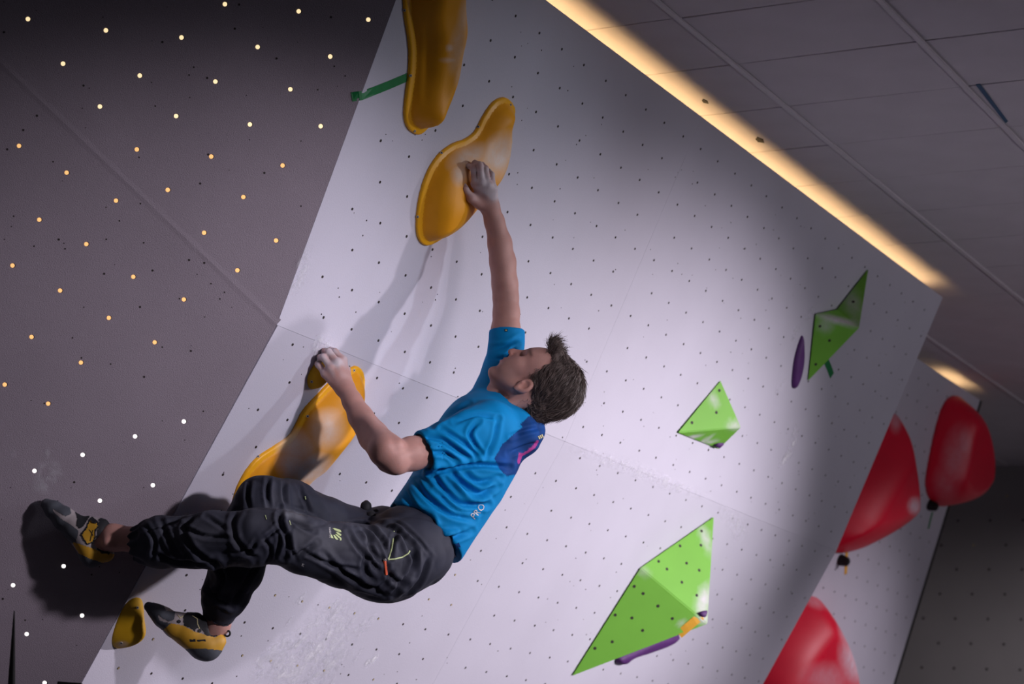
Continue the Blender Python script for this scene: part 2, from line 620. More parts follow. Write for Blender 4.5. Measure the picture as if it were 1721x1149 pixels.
def lit_holes(pts, pl, material, rad):
    for (x, y) in pts:
        c = pl.at(x, y)
        v1, f1 = ring_cyl(c, pl.n, rad, 0.0007, 12)
        o = mesh_obj('bolt_hole', v1, f1, material)
        child_of(o, wall_l)
        rt = ROT[:, 0] - pl.n * pl.n.dot(ROT[:, 0])
        v2, f2 = ring_cyl(c + rt * 0.0016, pl.n, rad * 1.1, 0.0004, 12)
        child_of(mesh_obj('hole_edge', v2, f2, M['hole']), o)


lit_holes(warm_up[:16], PLU, M['lit_pale'], 0.0062)
lit_holes(warm_up[16:], PLU, M['lit_warm'], 0.0062)
lit_holes(warm_lo, PLL, M['lit_warm'], 0.0060)
lit_holes(white_lo, PLL, M['lit_white'], 0.0062)
nicks = []
for _ in range(150):
    x, y = random.uniform(0, 620), random.uniform(0, 1140)
    ycr = 545 + .963 * (x - 465)
    pl = PLU if y < ycr else PLL
    xe = 665 - .367 * y if y < 545 else 465 - .546 * (y - 545)
    if x > xe - 15: continue
    nicks.append(ring_cyl(pl.at(x, y), pl.n, random.choice([.0014, .0018, .0025, .0034]), 0.0005, 6))
v, fs = join_bits(nicks)
child_of(tag(mesh_obj('dents', v, fs, M['hole']), kind='stuff'), wall_l)
# filled joint along the oblique seam
fil = []
for i in range(30):
    a, b = B_ + seam * 1.3 * i / 30, B_ + seam * 1.3 * (i + 1) / 30
    nn = unit(NLu + NLl)
    sd = unit(np.cross(nn, seam)) * 0.018 * (0.8 + 0.4 * random.random())
    fil.append(([a - sd - nn * .0005, b - sd - nn * .0005, b + nn * .0010, a + nn * .0010, b + sd - nn * .0005, a + sd - nn * .0005], [[0, 1, 2, 3], [3, 2, 4, 5]]))
v, fs = join_bits(fil)
child_of(mesh_obj('joint_filler', v, fs, M['wall_grey']), wall_l)

# set-back wall on the right
Y3 = 3.668
def on3(x, z): return np.array([x, Y3 + (ZC - z) * math.tan(A3), z])
N3 = np.array([0, -math.cos(A3), -math.sin(A3)])
P3 = Plane([0, Y3, ZC], N3)
wall_r = empty('wall_right', (10.4, on3(0, 0)[1], 0))
tag(wall_r, 'pale climbing wall set back behind the right edge, carrying red volumes', 'wall', kind='structure')
X3 = 11.17
slab('panel', [on3(9.0, 0), on3(X3, 0), on3(X3, ZC), on3(9.0, ZC)], N3, TH, M['wall'], wall_r)
slab('edge_strip', [on3(X3, 0), on3(X3 + .034, 0), on3(X3 + .034, ZC - .0), on3(X3, ZC - .0)], N3, 0.05, M['black'], wall_r)
bits = []
for k in range(34):
    for i in range(16):
        x = 9.1 + .1455 * i + (.0727 if k % 2 else 0)
        z = ZC - .08 - .1 * k
        if x < X3 - .05 and z > .2: bits.append(ring_cyl(on3(x, z), N3, .0055, .0008, 6))
v, fs = join_bits(bits)
child_of(tag(mesh_obj('bolt_holes', v, fs, M['hole']), kind='stuff'), wall_r)

# dark far wall
XB = 13.35
wall_b = empty('wall_back', (XB, 4.5, 0))
tag(wall_b, 'dark grey far climbing wall at the right edge', 'wall', kind='structure')
slab('panel', [(XB, 1.0, 0), (XB, 8, 0), (XB, 8, ZC + .06), (XB, 1.0, ZC + .06)], (-1, 0, 0), 0.03, M['wall_far'], wall_b)
bits, lits = [], []
for k in range(24):
    for i in range(22):
        c = np.array([XB, 2.2 + .21 * i + (.105 if k % 2 else 0), .3 + .155 * k])
        if c[2] > ZC - .05: continue
        (lits if (c[2] > ZC - .55 and random.random() < .35) else bits).append(ring_cyl(c, (-1, 0, 0), .0085, .001, 6))
v, fs = join_bits(bits)
child_of(tag(mesh_obj('bolt_holes', v, fs, M['hole']), kind='stuff'), wall_b)
v, fs = join_bits(lits)
child_of(tag(mesh_obj('bolt_inserts', v, fs, M['brass']), kind='stuff'), wall_b)

# suspended ceiling
GAPC = 0.055
HCC = HC + GAPC
ZCE = CAM[2] + HCC
ceil = slab('ceiling', [(2.5, -1.2, ZCE + .03), (13.4, -1.2, ZCE + .03), (13.4, 7, ZCE + .03), (2.5, 7, ZCE + .03)], (0, 0, -1), 0.03, M['wall_far'])
tag(ceil, 'dim suspended ceiling of pale panels', 'ceiling', kind='structure')
SX, SY = 0.1695 * HCC, 0.2503 * HCC
X0, Y0 = 2.267 * HCC, 1.1355 * HCC
tile_me = None
for i in range(-5, 18):
    for j in range(-6, 9):
        x0, y0 = X0 + SX * i, Y0 + SY * j
        if x0 > 13.3 or (j < -3 and i > 6): continue
        if j > 2 and i < 5: continue
        if tile_me is None:
            bm = bmesh.new()
            bmesh.ops.create_cube(bm, size=1.0)
            bmesh.ops.scale(bm, vec=(SX - .009, SY - .012, .016), verts=bm.verts)
            bmesh.ops.bevel(bm, geom=[e for e in bm.edges], offset=.002, segments=1, affect='EDGES')
            tile_me = bpy.data.meshes.new('ceiling_tile')
            bm.to_mesh(tile_me); bm.free()
            tile_me.materials.append(M['ceil'])
        o = bpy.data.objects.new('ceiling_tile', tile_me)
        COL.objects.link(o)
        o.location = (x0 + SX / 2, y0 + SY / 2, ZCE + .008)
        o.rotation_euler = (random.gauss(0, .0025), 0.005 + random.gauss(0, .003), 0)
        child_of(o, ceil)
for j in range(-6, 9):
    y = Y0 + SY * j
    xa, xb = X0 - 5 * SX, 13.3
    if j > 2: xa = X0 + 5 * SX
    bm = bmesh.new()
    bmesh.ops.create_cube(bm, size=1.0)
    bmesh.ops.scale(bm, vec=(xb - xa, .018, .012), verts=bm.verts)
    me = bpy.data.meshes.new('runner_bar')
    bm.to_mesh(me); bm.free(); me.materials.append(M['bar'])
    o = bpy.data.objects.new('runner_bar', me); COL.objects.link(o)
    o.location = ((xa + xb) / 2, y, ZCE - .001)
    child_of(o, ceil)
# chipped spots and a slipped tile showing a blue slit
for (x, y, s) in ((1185, 171, .02), (1277, 236, .028)):
    PCe = Plane([0, 0, ZCE - .002], (0, 0, -1))
    c = PCe.at(x, y)
    P = [c + np.array([s * a, s * b, 0]) for a, b in ((-1.3, -.2), (-.2, -.55), (1.2, -.1), (.5, .5), (-.6, .35))]
    o = slab('chip', P, (0, 0, -1), .003, M['hole']); child_of(o, ceil)
PCe = Plane([0, 0, ZCE - .003], (0, 0, -1))
o = slab('blue_slit', [PCe.at(*q) for q in ((1640, 143), (1647, 142), (1694, 204), (1690, 207))], (0, 0, -1), .003, M['bluegap']); child_of(o, ceil)

# warm light strips hidden behind the wall tops
def led(name, a, b, label):
    n = 1
    bm = bmesh.new()
    bmesh.ops.create_cube(bm, size=1.0)
    bmesh.ops.scale(bm, vec=(b - a, .035, .004), verts=bm.verts)
    me = bpy.data.meshes.new(name); bm.to_mesh(me); bm.free(); me.materials.append(M['led'])
    o = bpy.data.objects.new(name, me); COL.objects.link(o)
    return tag(o, label, 'light strip')
o = led('light_strip', XL + .1, XR - .02, 'warm light strip behind the top of the main wall'); o.location = ((XL + XR) / 2, YT + .072, ZC - .031)
o = led('light_strip', 10.68, 11.06, 'short warm light strip behind the top of the set-back wall'); o.location = (10.87, Y3 + .060, ZC - .045)
# ledges that carry the strips
for (a, b, y) in ((XL + .1, XR - .02, YT),):
    o = slab('strip_ledge', [(a, y + .04, ZC - .034), (b, y + .04, ZC - .034), (b, y + .12, ZC - .034), (a, y + .12, ZC - .034)], (0, 0, 1), .02, M['wall'])
    child_of(o, wall_c if y == YT else wall_r)

# ================================================================== HOLDS AND VOLUMES
HOLD_BVH = {}


def bvh_of(V, F_):
    return BVHTree.FromPolygons([Vector(p) for p in V], [list(q) for q in F_])


def cast(bvh, px, py):
    d_ = ray(px, py)
    hit = bvh.ray_cast(Vector(CAM), Vector(d_))
    return (np.array(hit[0]), np.array(hit[1])) if hit[0] is not None else (None, None)


def blob(Q, spots):
    """soft spots in picture coordinates of the visible surface: (x, y, rx, ry, angle, amount)"""
    o = np.zeros(len(Q))
    for (x, y, rx, ry, an, am) in spots:
        a = math.radians(an)
        dx, dy = Q[:, 0] - x, Q[:, 1] - y
        u = (dx * math.cos(a) + dy * math.sin(a)) / rx
        w = (-dx * math.sin(a) + dy * math.cos(a)) / ry
        o = np.maximum(o, am * np.clip(1.35 - np.sqrt(u * u + w * w), 0, 1))
    return np.clip(o, 0, 1)


def hold(name, pl, outline, height, rim, wid, label, cat, material, rim_mat=None, rim_h=0.012, bumps=(), chalk=(), bolts=(), vs=0.006,
         power=2.0, group=None, ridge=None):
    e1 = np.array([1.0, 0, 0])
    e2 = unit(np.cross(pl.n, e1))
    if e2[2] < 0: e2 = -e2
    O = pl.at(*np.mean(outline, 0))
    poly = spline([((pl.at(*q) - O) @ e1, (pl.at(*q) - O) @ e2) for q in outline], 5)
    poly = [tuple(p) for p in poly]
    pa = np.array(poly)
    bl = [(((pl.at(x, y) - O) @ e1), ((pl.at(x, y) - O) @ e2), s, a) for (x, y, s, a) in bumps]

    def hgt(U, d2):
        t = np.clip((-d2 - rim) / wid, 0, 1)
        s = 1 - (1 - t) ** power
        h_ = height * s
        for (bx, by, bs, ba) in bl:
            h_ = h_ + ba * np.exp(-((U[:, 0] - bx) ** 2 + (U[:, 1] - by) ** 2) / (2 * bs * bs)) * np.clip(t * 3, 0, 1)
        return rim_h + np.maximum(h_, 0)

    def sdf(P):
        U = P[:, :2]
        dd = seg_dist(U, poly + [poly[0]])
        dd = np.where(inside(U, poly), -dd, dd)
        a = smax(dd, P[:, 2] - hgt(U, dd), 0.006)
        return np.maximum(a, -P[:, 2] - 0.004) * 0.8
    mx = height + sum(max(b[3], 0) for b in bl) + rim_h
    V, F_ = surface(sdf, [pa[:, 0].min() - .02, pa[:, 1].min() - .02, -.014], [pa[:, 0].max() + .02, pa[:, 1].max() + .02, mx + .02], vs, 3, 2.2)
    V = relax(V, F_, 2, .4)
    Wv = O + V[:, :1] * e1 + V[:, 1:2] * e2 + V[:, 2:3] * pl.n
    # orientation
    c = np.cross(Wv[F_[:, 2]] - Wv[F_[:, 0]], Wv[F_[:, 3]] - Wv[F_[:, 1]])
    if np.dot(np.cross(e1, e2), pl.n) < 0: F_ = F_[:, ::-1]
    Q = w2px(Wv)
    ch = blob(Q, chalk)
    root = empty(name, tuple(O))
    tag(root, label, cat, group)
    if rim_mat is not None:
        cen = V[F_].mean(1)
        dd = seg_dist(cen[:, :2], poly + [poly[0]])
        isr = (dd < rim) | ~inside(cen[:, :2], poly)
        for nm, sel, mm in (('shell', ~isr, material), ('rim', isr, rim_mat)):
            ff = F_[sel]
            used, inv = np.unique(ff, return_inverse=True)
            o = mesh_obj(nm, Wv[used], inv.reshape(ff.shape), mm, smooth=True, attrs={'chalk': ch[used]})
            child_of(o, root)
    else:
        child_of(mesh_obj('shell', Wv, F_, material, smooth=True, attrs={'chalk': ch}), root)
    bv = bvh_of(Wv, F_)
    HOLD_BVH[name + str(len(HOLD_BVH))] = bv
    for (x, y) in bolts:
        p, nn = cast(bv, x, y)
        if p is None: continue
        v1, f1 = ring_cyl(p, nn, .0042, .0016, 8)
        o = mesh_obj('bolt', v1, f1, M['steel']); child_of(o, root)
        v2, f2 = ring_cyl(p, nn, .0022, .0022, 6)
        child_of(mesh_obj('bolt_socket', v2, f2, M['hole']), o)
    return root, bv


G = 'orange fibreglass macro holds'
hold('climbing_hold', PU, [(672, -90), (676, 0), (679, 35), (685, 75), (685, 115), (680, 155), (677, 192), (683, 215), (699, 226), (713, 218), (729, 194), (747, 154), (759, 100), (764, 20), (760, -60), (738, -115), (690, -118)],
     .095, .020, .060, 'long orange fibreglass hold at the top, cut by the frame, with green tape beside it', 'climbing hold', M['orange'], M['rim'],
     bumps=[(708, 95, .05, -.032), (706, 30, .05, -.02), (708, 150, .045, -.025), (748, 40, .04, .010)],
     chalk=[(770, 80, 14, 40, 10, .5), (757, 81, 7, 7, 0, .8), (757, 101, 16, 5, 0, .6), (780, 30, 10, 40, 10, .45), (775, 120, 8, 25, 15, .45)],
     bolts=[(680, 17), (690, 127), (697, 220)], group=G)
_, BV2 = hold('climbing_hold', PU, [(849, 163), (829, 169), (812, 191), (797, 219), (781, 232), (758, 241), (734, 260), (715, 291), (703, 330), (698, 370), (700, 398), (713, 412), (736, 403), (766, 379), (802, 345), (832, 312), (850, 278), (857, 243), (858, 208), (863, 182)],
     .045, .016, .055, 'orange fibreglass hold with a chalky dip, gripped by the raised hand', 'climbing hold', M['orange'], M['rim'],
     bumps=[(736, 340, .07, .035), (822, 255, .045, -.02), (780, 290, .05, .012)],
     chalk=[(838, 262, 26, 40, 35, 1.0), (788, 264, 34, 18, -25, .85), (773, 290, 14, 20, 0, .8), (850, 270, 14, 36, 15, .6)],
     bolts=[(858, 176), (804, 213), (742, 257), (702, 364)], group=G)
_, BV3 = hold('climbing_hold', PL, [(590, 616), (600, 614), (609, 626), (610, 650), (602, 690), (584, 725), (556, 757), (530, 792), (505, 815), (480, 860), (440, 905), (405, 915), (388, 895), (388, 850), (402, 806), (428, 770), (460, 748), (487, 728), (507, 690), (532, 662), (562, 632)],
     .062, .016, .065, 'orange fibreglass hold with a large chalk patch between the bent arm and the knee', 'climbing hold', M['orange'], M['rim'],
     bumps=[(545, 745, .06, .012), (430, 840, .06, .012)],
     chalk=[(548, 722, 28, 32, 30, .85), (500, 752, 30, 28, 0, .9), (523, 788, 34, 26, -20, 1.2), (492, 780, 24, 26, 0, 1.0)],
     bolts=[(595, 622), (517, 699), (434, 767)], group=G)
hold('climbing_hold', PL, [(516, 636), (519, 652), (529, 652), (545, 636), (558, 620), (566, 604), (558, 596), (540, 602), (524, 617)],
     .034, .004, .035, 'small dark yellow edge crimped by the lower hand', 'climbing hold', M['yellow'], None, .006, vs=.004, bolts=[(524, 641)])
_, BV5 = hold('climbing_hold', PL, [(231, 1003), (239, 1010), (238, 1032), (234, 1054), (221, 1075), (203, 1088), (191, 1087), (188, 1072), (195, 1047), (206, 1022), (218, 1008)],
     .052, .002, .045, 'small yellow foothold in the corner under the right toe', 'climbing hold', M['yellow'], None, .006, vs=.004, power=1.25, bumps=[(224, 1046, .02, .016)], bolts=[(231, 1021), (204, 1080)], chalk=[(205, 1082, 10, 5, 0, .5)])


def volume(name, pl, verts, faces, label, chalk=(), sub=6, holes=(), material=None, group=None):
    """faceted plywood volume: verts = (px, py, height above the wall)"""
    material = material or M['green']
    P = [pl.at(x, y, h_) for (x, y, h_) in verts]
    O = P[0]
    bm = bmesh.new()
    bv = [bm.verts.new(p) for p in P]
    for q in faces: bm.faces.new([bv[i] for i in q])
    bmesh.ops.recalc_face_normals(bm, faces=bm.faces)
    bmesh.ops.bevel(bm, geom=list(bm.edges), offset=.003, segments=2, affect='EDGES')
    bmesh.ops.triangulate(bm, faces=bm.faces)
    for _ in range(sub):
        es = [e for e in bm.edges if e.calc_length() > .03]
        if not es: break
        bmesh.ops.subdivide_edges(bm, edges=es, cuts=1)
        bmesh.ops.triangulate(bm, faces=bm.faces)
    bm.verts.ensure_lookup_table(); bm.faces.ensure_lookup_table()
    bm.verts.index_update()
    V = np.array([v_.co for v_ in bm.verts]); F_ = [[v_.index for v_ in q.verts] for q in bm.faces]
    bm.free()
    root = empty(name, tuple(O))
    tag(root, label, 'volume', group)
    child_of(mesh_obj('shell', V, F_, material, attrs={'chalk': blob(w2px(V), chalk)}), root)
    bvh = bvh_of(V, F_)
    hv = []
    for (x, y) in holes:
        p, nn = cast(bvh, x, y)
        if p is None: continue
        if nn.dot(CAM - p) < 0: nn = -nn
        o = mesh_obj('bolt_hole', *ring_cyl(p, nn, .0062, .0008, 8), M['hole']); child_of(o, root)
    return root, bvh


GV = 'green faceted volumes'
_, BVG = volume('volume', PU if False else PL, [(1200, 867, 0.004), (1076, 953, 0.004), (960, 1136, 0.004), (1150, 1036, 0.0), (1189, 1048, .25)],
       [[0, 1, 4], [1, 2, 4], [2, 3, 4], [3, 0, 4], [0, 3, 2, 1]],
       'large bright green faceted volume at the lower right, with a yellow tape strip', group=GV,
       chalk=[(1183, 1010, 12, 28, 10, 1.0), (1186, 905, 8, 26, -20, .7), (1183, 1040, 14, 10, 0, .8), (1145, 1046, 10, 4, 0, .5), (1080, 960, 14, 8, 30, .35)],
       holes=[(1179, 892), (1143, 917), (1178, 916), (1107, 943), (1154, 946), (1121, 956), (1175, 958), (1146, 978), (1171, 1000), (1066, 985), (1081, 997), (1106, 1018), (1034, 1033), (1062, 1038), (1130, 1039), (1080, 1059), (1029, 1078), (1000, 1089)])
_, BVGs = volume('volume', PU, [(1211, 638, .003), (1138, 727, .006), (1208, 755, 0.004), (1212, 712, 0), (1246, 718, .10)],
       [[0, 1, 4], [1, 2, 4], [2, 3, 4], [3, 0, 4], [0, 3, 2, 1]],
       'small bright green pyramid volume in the middle of the right half', group=GV,
       chalk=[(1200, 672, 7, 14, -25, .6), (1235, 715, 14, 8, 0, .8), (1165, 734, 16, 3, -12, .9), (1185, 740, 16, 3, -35, .9), (1195, 742, 14, 2.5, -10, .8)],
       holes=[(1209, 656), (1204, 693), (1163, 710)])
volume('volume', PU, [(1460, 450, .003), (1407, 519, .006), (1370, 527, .006), (1357, 641, .003), (1420, 560, 0), (1444, 551, .13)],
       [[0, 1, 5], [1, 2, 5], [2, 3, 5], [3, 4, 5], [4, 0, 5], [0, 4, 1], [1, 4, 2], [2, 4, 3]],
       'green spiky volume with a chalked ridge near the top right corner of the wall', group=GV,
       chalk=[(1410, 538, 40, 6, 14, 1.0), (1433, 510, 14, 26, -20, .55), (1388, 545, 14, 14, 0, .5)],
       holes=[(1434, 507), (1378, 548), (1394, 572), (1371, 612)])

# purple holds
hold('climbing_hold', PU, [(1348, 563), (1350, 585), (1349, 610), (1343, 636), (1335, 652), (1330, 648), (1331, 625), (1335, 598), (1342, 574)],
     .012, .002, .02, 'slim purple hold beside the spiky green volume', 'climbing hold', M['purple'], None, .006, vs=.004)
hold('climbing_hold', PL, [(1140, 1064), (1125, 1082), (1090, 1096), (1060, 1106), (1045, 1116), (1033, 1112), (1040, 1098), (1070, 1084), (1105, 1068)],
     .02, .003, .02, 'dark purple hold tucked under the large green volume', 'climbing hold', M['purple'], None, .006, vs=.005)


def stuck_hold(bvh, pts, thick, material, label, cat='climbing hold', name='climbing_hold'):
    """small flat-backed piece sitting on a visible surface"""
    S = [cast(bvh, *q) for q in pts]
    S = [s for s in S if s[0] is not None]
    c = np.mean([s[0] for s in S], 0)
    nn = unit(np.mean([s[1] if s[1].dot(CAM - s[0]) > 0 else -s[1] for s in S], 0))
    P = [s[0] for s in S]
    k = len(P)
    V = [p - nn * .003 for p in P] + [p + nn * thick * .6 for p in P] + [c + (p - c) * .7 + nn * thick for p in P] + [c + nn * thick * 1.08]
    F_ = []
    for r_ in range(2):
        for i in range(k):
            j = (i + 1) % k
            F_.append([r_ * k + i, r_ * k + j, (r_ + 1) * k + j, (r_ + 1) * k + i])
    for i in range(k): F_.append([2 * k + i, 2 * k + (i + 1) % k, 3 * k])
    o = mesh_obj(name, np.array(V), F_, material, smooth=True)
    return tag(o, label, cat)


stuck_hold(BVG, [(1172, 1030), (1180, 1027), (1187, 1026), (1187, 1032), (1184, 1037), (1178, 1036)], .012, M['purple'], 'tiny purple hold at the tip of the large green volume')
stuck_hold(BVGs, [(1199, 747), (1207, 744), (1216, 744), (1215, 748), (1208, 751)], .010, M['purple'], 'tiny purple hold under the small green pyramid')

# red volumes on the set-back wall
GR = 'red volumes on the set-back wall'
hold('volume', P3, [(1503, 695), (1513, 735), (1520, 790), (1518, 840), (1500, 885), (1455, 915), (1410, 928), (1385, 915), (1400, 850), (1450, 760), (1485, 705)],
     .16, .004, .20, 'large red rounded volume half hidden behind the main wall edge', 'volume', M['red'], None, .02, vs=.012, power=1.6, group=GR,
     chalk=[(1505, 705, 10, 20, 0, .5), (1538, 850, 12, 14, 0, .9), (1533, 893, 14, 10, -30, .9), (1545, 870, 6, 30, 0, .5)])
hold('volume', P3, [(1600, 664), (1616, 672), (1628, 705), (1634, 750), (1628, 800), (1605, 838), (1580, 850), (1562, 840), (1554, 812), (1560, 770), (1572, 715), (1585, 678)],
     .17, .004, .13, 'dark red egg shaped volume under the ceiling beside the far wall', 'volume', M['red'], None, .02, vs=.012, group=GR,
     chalk=[(1605, 770, 22, 50, 10, .35), (1620, 745, 12, 26, 0, .4), (1590, 810, 20, 30, 0, .25)])
hold('volume', P3, [(1365, 1000), (1395, 1040), (1412, 1090), (1415, 1140), (1405, 1190), (1370, 1240), (1320, 1250), (1270, 1220), (1262, 1160), (1290, 1090), (1330, 1030)],
     .16, .004, .16, 'red rounded volume at the bottom edge with a pale chalked flank', 'volume', M['red'], None, .02, vs=.012, power=1.7, group=GR,
     chalk=[(1435, 1110, 22, 40, -10, .9), (1390, 1140, 40, 25, 0, .4), (1368, 1010, 20, 10, 30, .4), (1425, 1070, 12, 30, -20, .7)])


def tape(name, pts, width, material, label):
    """ribbon of tape through world points (with normals)"""
    V, F_ = [], []
    for i, (p, nn) in enumerate(pts):
        a, b = pts[max(i - 1, 0)][0], pts[min(i + 1, len(pts) - 1)][0]
        s = unit(np.cross(nn, b - a)) * width / 2
        V += [p + s + nn * .0016, p - s + nn * .0016, p + s + nn * .0006, p - s + nn * .0006]
    for i in range(len(pts) - 1):
        o = 4 * i
        F_ += [[o, o + 1, o + 5, o + 4], [o + 3, o + 2, o + 6, o + 7], [o + 2, o, o + 4, o + 6], [o + 1, o + 3, o + 7, o + 5]]
    e = 4 * (len(pts) - 1)
    F_ += [[0, 2, 3, 1], [e, e + 1, e + 3, e + 2]]
    return tag(mesh_obj(name, np.array(V), F_, material), label, 'tape')


tape('tape', [(PU.at(683, 130), N1), (PU.at(655, 142), N1), (PU.at(630, 152), N1), (PU.at(607.5, 160.5), unit(N1 + NLu)), (PLU.at(603.5, 161), unit(N1 + NLu)), (PLU.at(591, 163), NLu)], .026, M['tape_g'], 'strip of green tape wrapped over the wall corner')
tape('tape', [(PU.at(1388, 606), N1), (PU.at(1393, 617), N1), (PU.at(1398, 631), N1)], .03, M['tape_g'], 'short green tape strip under the spiky green volume')
tape('tape', [(P3.at(1423, 925), N3), (P3.at(1422, 945), N3), (P3.at(1421, 964), N3)], .028, M['tape_y'], 'short yellow tape strip below the large red volume')
pts = []
for q in ((1179, 1034), (1168, 1043), (1155, 1054), (1141, 1066)):
    p, nn = cast(BVG, *q)
    if p is not None: pts.append((p, nn if nn.dot(CAM - p) > 0 else -nn))
tape('tape', pts, .034, M['tape_y'], 'yellow tape strip on the tip of the large green volume')
tape('tape', [(P3.at(1567, 860), N3), (P3.at(1563, 875), N3), (P3.at(1560, 888), N3)], .02, M['tape_g'], 'faint green tape strip below the egg shaped red volume')
for (c, label) in (((1411, 940), 'black bolt-on stub under the large red volume'), ((1561, 848), 'black bolt-on stub under the egg shaped red volume')):
    p = P3.at(*c)
    ex = np.array([1.0, 0, 0]); ey = unit(np.cross(N3, ex))
    bm = bmesh.new()
    bmesh.ops.create_cone(bm, segments=10, radius1=.032, radius2=.022, depth=.05, cap_ends=True)
    bmesh.ops.bevel(bm, geom=list(bm.edges), offset=.006, segments=2, affect='EDGES')
    me = bpy.data.meshes.new('climbing_hold'); bm.to_mesh(me); bm.free(); me.materials.append(M['black'])
    o = bpy.data.objects.new('climbing_hold', me); COL.objects.link(o)
    o.rotation_euler = Vector(N3).to_track_quat('Z', 'Y').to_euler()
    o.location = p + N3 * .025
    tag(o, label, 'climbing hold')


# chalk marks on the walls (brushed streaks and hand smudges)
def smear(pl, pts, widths, strength, parent, name='chalk_mark'):
    V, F_, A = [], [], []
    m = 7
    for i, (q, w_) in enumerate(zip(pts, widths)):
        a, b = np.array(pts[max(i - 1, 0)], float), np.array(pts[min(i + 1, len(pts) - 1)], float)
        t = unit(b - a); s = np.array([-t[1], t[0]])
        for j in range(m):
            x = (j / (m - 1) * 2 - 1)
            p = np.array(q) + s * x * w_
            V.append(pl.at(p[0], p[1], .0012))
            A.append(strength * (1 - x * x) * (0.0 if i in (0, len(pts) - 1) else 1.0))
    for i in range(len(pts) - 1):
        for j in range(m - 1):
            o = i * m + j
            F_.append([o, o + 1, o + m + 1, o + m])
    child_of(mesh_obj(name, np.array(V), F_, M['smear'], attrs={'chalk': np.array(A)}), parent)


smear(PU, [(1342, 715), (1338, 722), (1334, 740), (1327, 760), (1317, 776), (1308, 785)], [3, 5, 6, 6, 5, 3], 1.4, wall_c)
smear(PU, [(1368, 515), (1364, 522), (1358, 532), (1354, 540)], [4, 7, 7, 4], 1.2, wall_c)
smear(PU, [(1342, 545), (1338, 555), (1334, 568), (1332, 575)], [3, 5, 5, 3], .9, wall_c)
smear(PU, [(1322, 625), (1316, 640), (1308, 655), (1304, 662)], [3, 5, 5, 3], .7, wall_c)
smear(PU, [(556, 565), (548, 575), (538, 588), (528, 600)], [10, 20, 20, 10], 1.5, wall_c)
smear(PL, [(600, 1000), (580, 1030), (555, 1065), (520, 1100), (480, 1130), (440, 1160)], [14, 40, 60, 60, 60, 30], 1.1, wall_c)
for _ in range(26):
    x, y = random.uniform(440, 640), random.uniform(985, 1140)
    ln = random.uniform(15, 45)
    dx, dy = -.55 * ln, .84 * ln
    w_ = random.uniform(2, 5)
    smear(PL, [(x, y), (x + dx * .3, y + dy * .35), (x + dx * .7, y + dy * .7), (x + dx, y + dy)], [w_ * .5, w_, w_, w_ * .4], random.uniform(.8, 1.8), wall_c)
smear(PL, [(585, 1090), (560, 1110), (530, 1140), (500, 1165)], [8, 16, 18, 10], 1.6, wall_c)
smear(PL, [(500, 1060), (470, 1090), (440, 1120), (420, 1150)], [8, 20, 20, 10], 1.4, wall_c)
smear(PL, [(950, 752), (1000, 765), (1060, 785), (1130, 815), (1190, 835)], [6, 12, 14, 12, 6], .9, wall_c)
smear(PL, [(1205, 850), (1235, 875), (1245, 895), (1240, 910)], [6, 16, 14, 6], .9, wall_c)
smear(PU, [(522, 400), (512, 440), (500, 475), (490, 500)], [6, 12, 12, 6], .9, wall_c)
smear(PLL, [(60, 770), (75, 790), (85, 815), (90, 835)], [10, 32, 34, 14], .55, wall_l)
smear(PLL, [(20, 745), (22, 760), (20, 775)], [3, 6, 3], .5, wall_l)
smear(PLL, [(78, 745), (80, 760), (79, 775)], [3, 6, 3], .5, wall_l)
smear(PLL, [(15, 950), (25, 962), (42, 972)], [4, 12, 5], .5, wall_l)

# dark things at the bottom left corner
pt = c2w(pc(24, 1026, 5.4)); pb = c2w(pc(19, 1160, 5.4))
dz = unit(pb - pt)
kf = pt[2] / -dz[2]
V, F_ = [], []
prof = [(0, .0015), (.03, .003), (.21, .0105), (.5, .013), (kf - .02, .015), (kf - .02, .05), (kf, .055)]
for (s, r_) in prof:
    c = pt + dz * s
    for i in range(12):
        V.append(c + np.array([math.cos(i * math.pi / 6) * r_, math.sin(i * math.pi / 6) * r_, 0]))
for k in range(len(prof) - 1):
    for i in range(12):
        j = (i + 1) % 12
        F_.append([k * 12 + i, k * 12 + j, k * 12 + 12 + j, k * 12 + 12 + i])
F_ += [list(range(12)), list(range(len(V) - 1, len(V) - 13, -1))]
tag(mesh_obj('pole', np.array(V), F_, M['black']), 'thin black tapering pole at the bottom left corner', 'pole')
a, b = c2w(pc(98, 1145, 5.5)), c2w(pc(138, 1144, 5.5))
t = unit((b - a) * [1, 1, 0]); nn = np.array([-t[1], t[0], 0])
zt = a[2]
V = []
for z, w_ in ((0, .05), (.03, .05), (.05, .022), (zt - .01, .022), (zt, .016)):
    for s, q in ((0, -1), (1, -1), (1, 1), (0, 1)):
        p = (a if s == 0 else b) + nn * q * w_ * .6
        V.append([p[0], p[1], z])
F_ = [[3, 2, 1, 0], [16, 17, 18, 19]] + [[k * 4 + i, k * 4 + (i + 1) % 4, k * 4 + 4 + (i + 1) % 4, k * 4 + 4 + i] for k in range(4) for i in range(4)]
tag(mesh_obj('barrier_board', np.array(V), F_, M['black']), 'black board edge just showing at the bottom left', 'board')

# ================================================================== THE CLIMBER
K = pc


def ch(*pts):
    """(px, py, depth, radius) -> chain points"""
    return [(K(a, b, c), r_) for a, b, c, r_ in pts]


# ---- depths of the gripped surfaces
p_, _n = cast(BV2, 795, 292)
DR = w2c(p_)[2] if p_ is not None else 6.55
bv4 = list(HOLD_BVH.values())[3]
p_, _n = cast(bv4, 545, 616)
DL = w2c(p_)[2] if p_ is not None else 6.27
p_, _n = cast(BV5, 234, 1030)
DF = w2c(p_)[2] if p_ is not None else 6.16
DW = w2c(PLL.at(75, 845))[2]

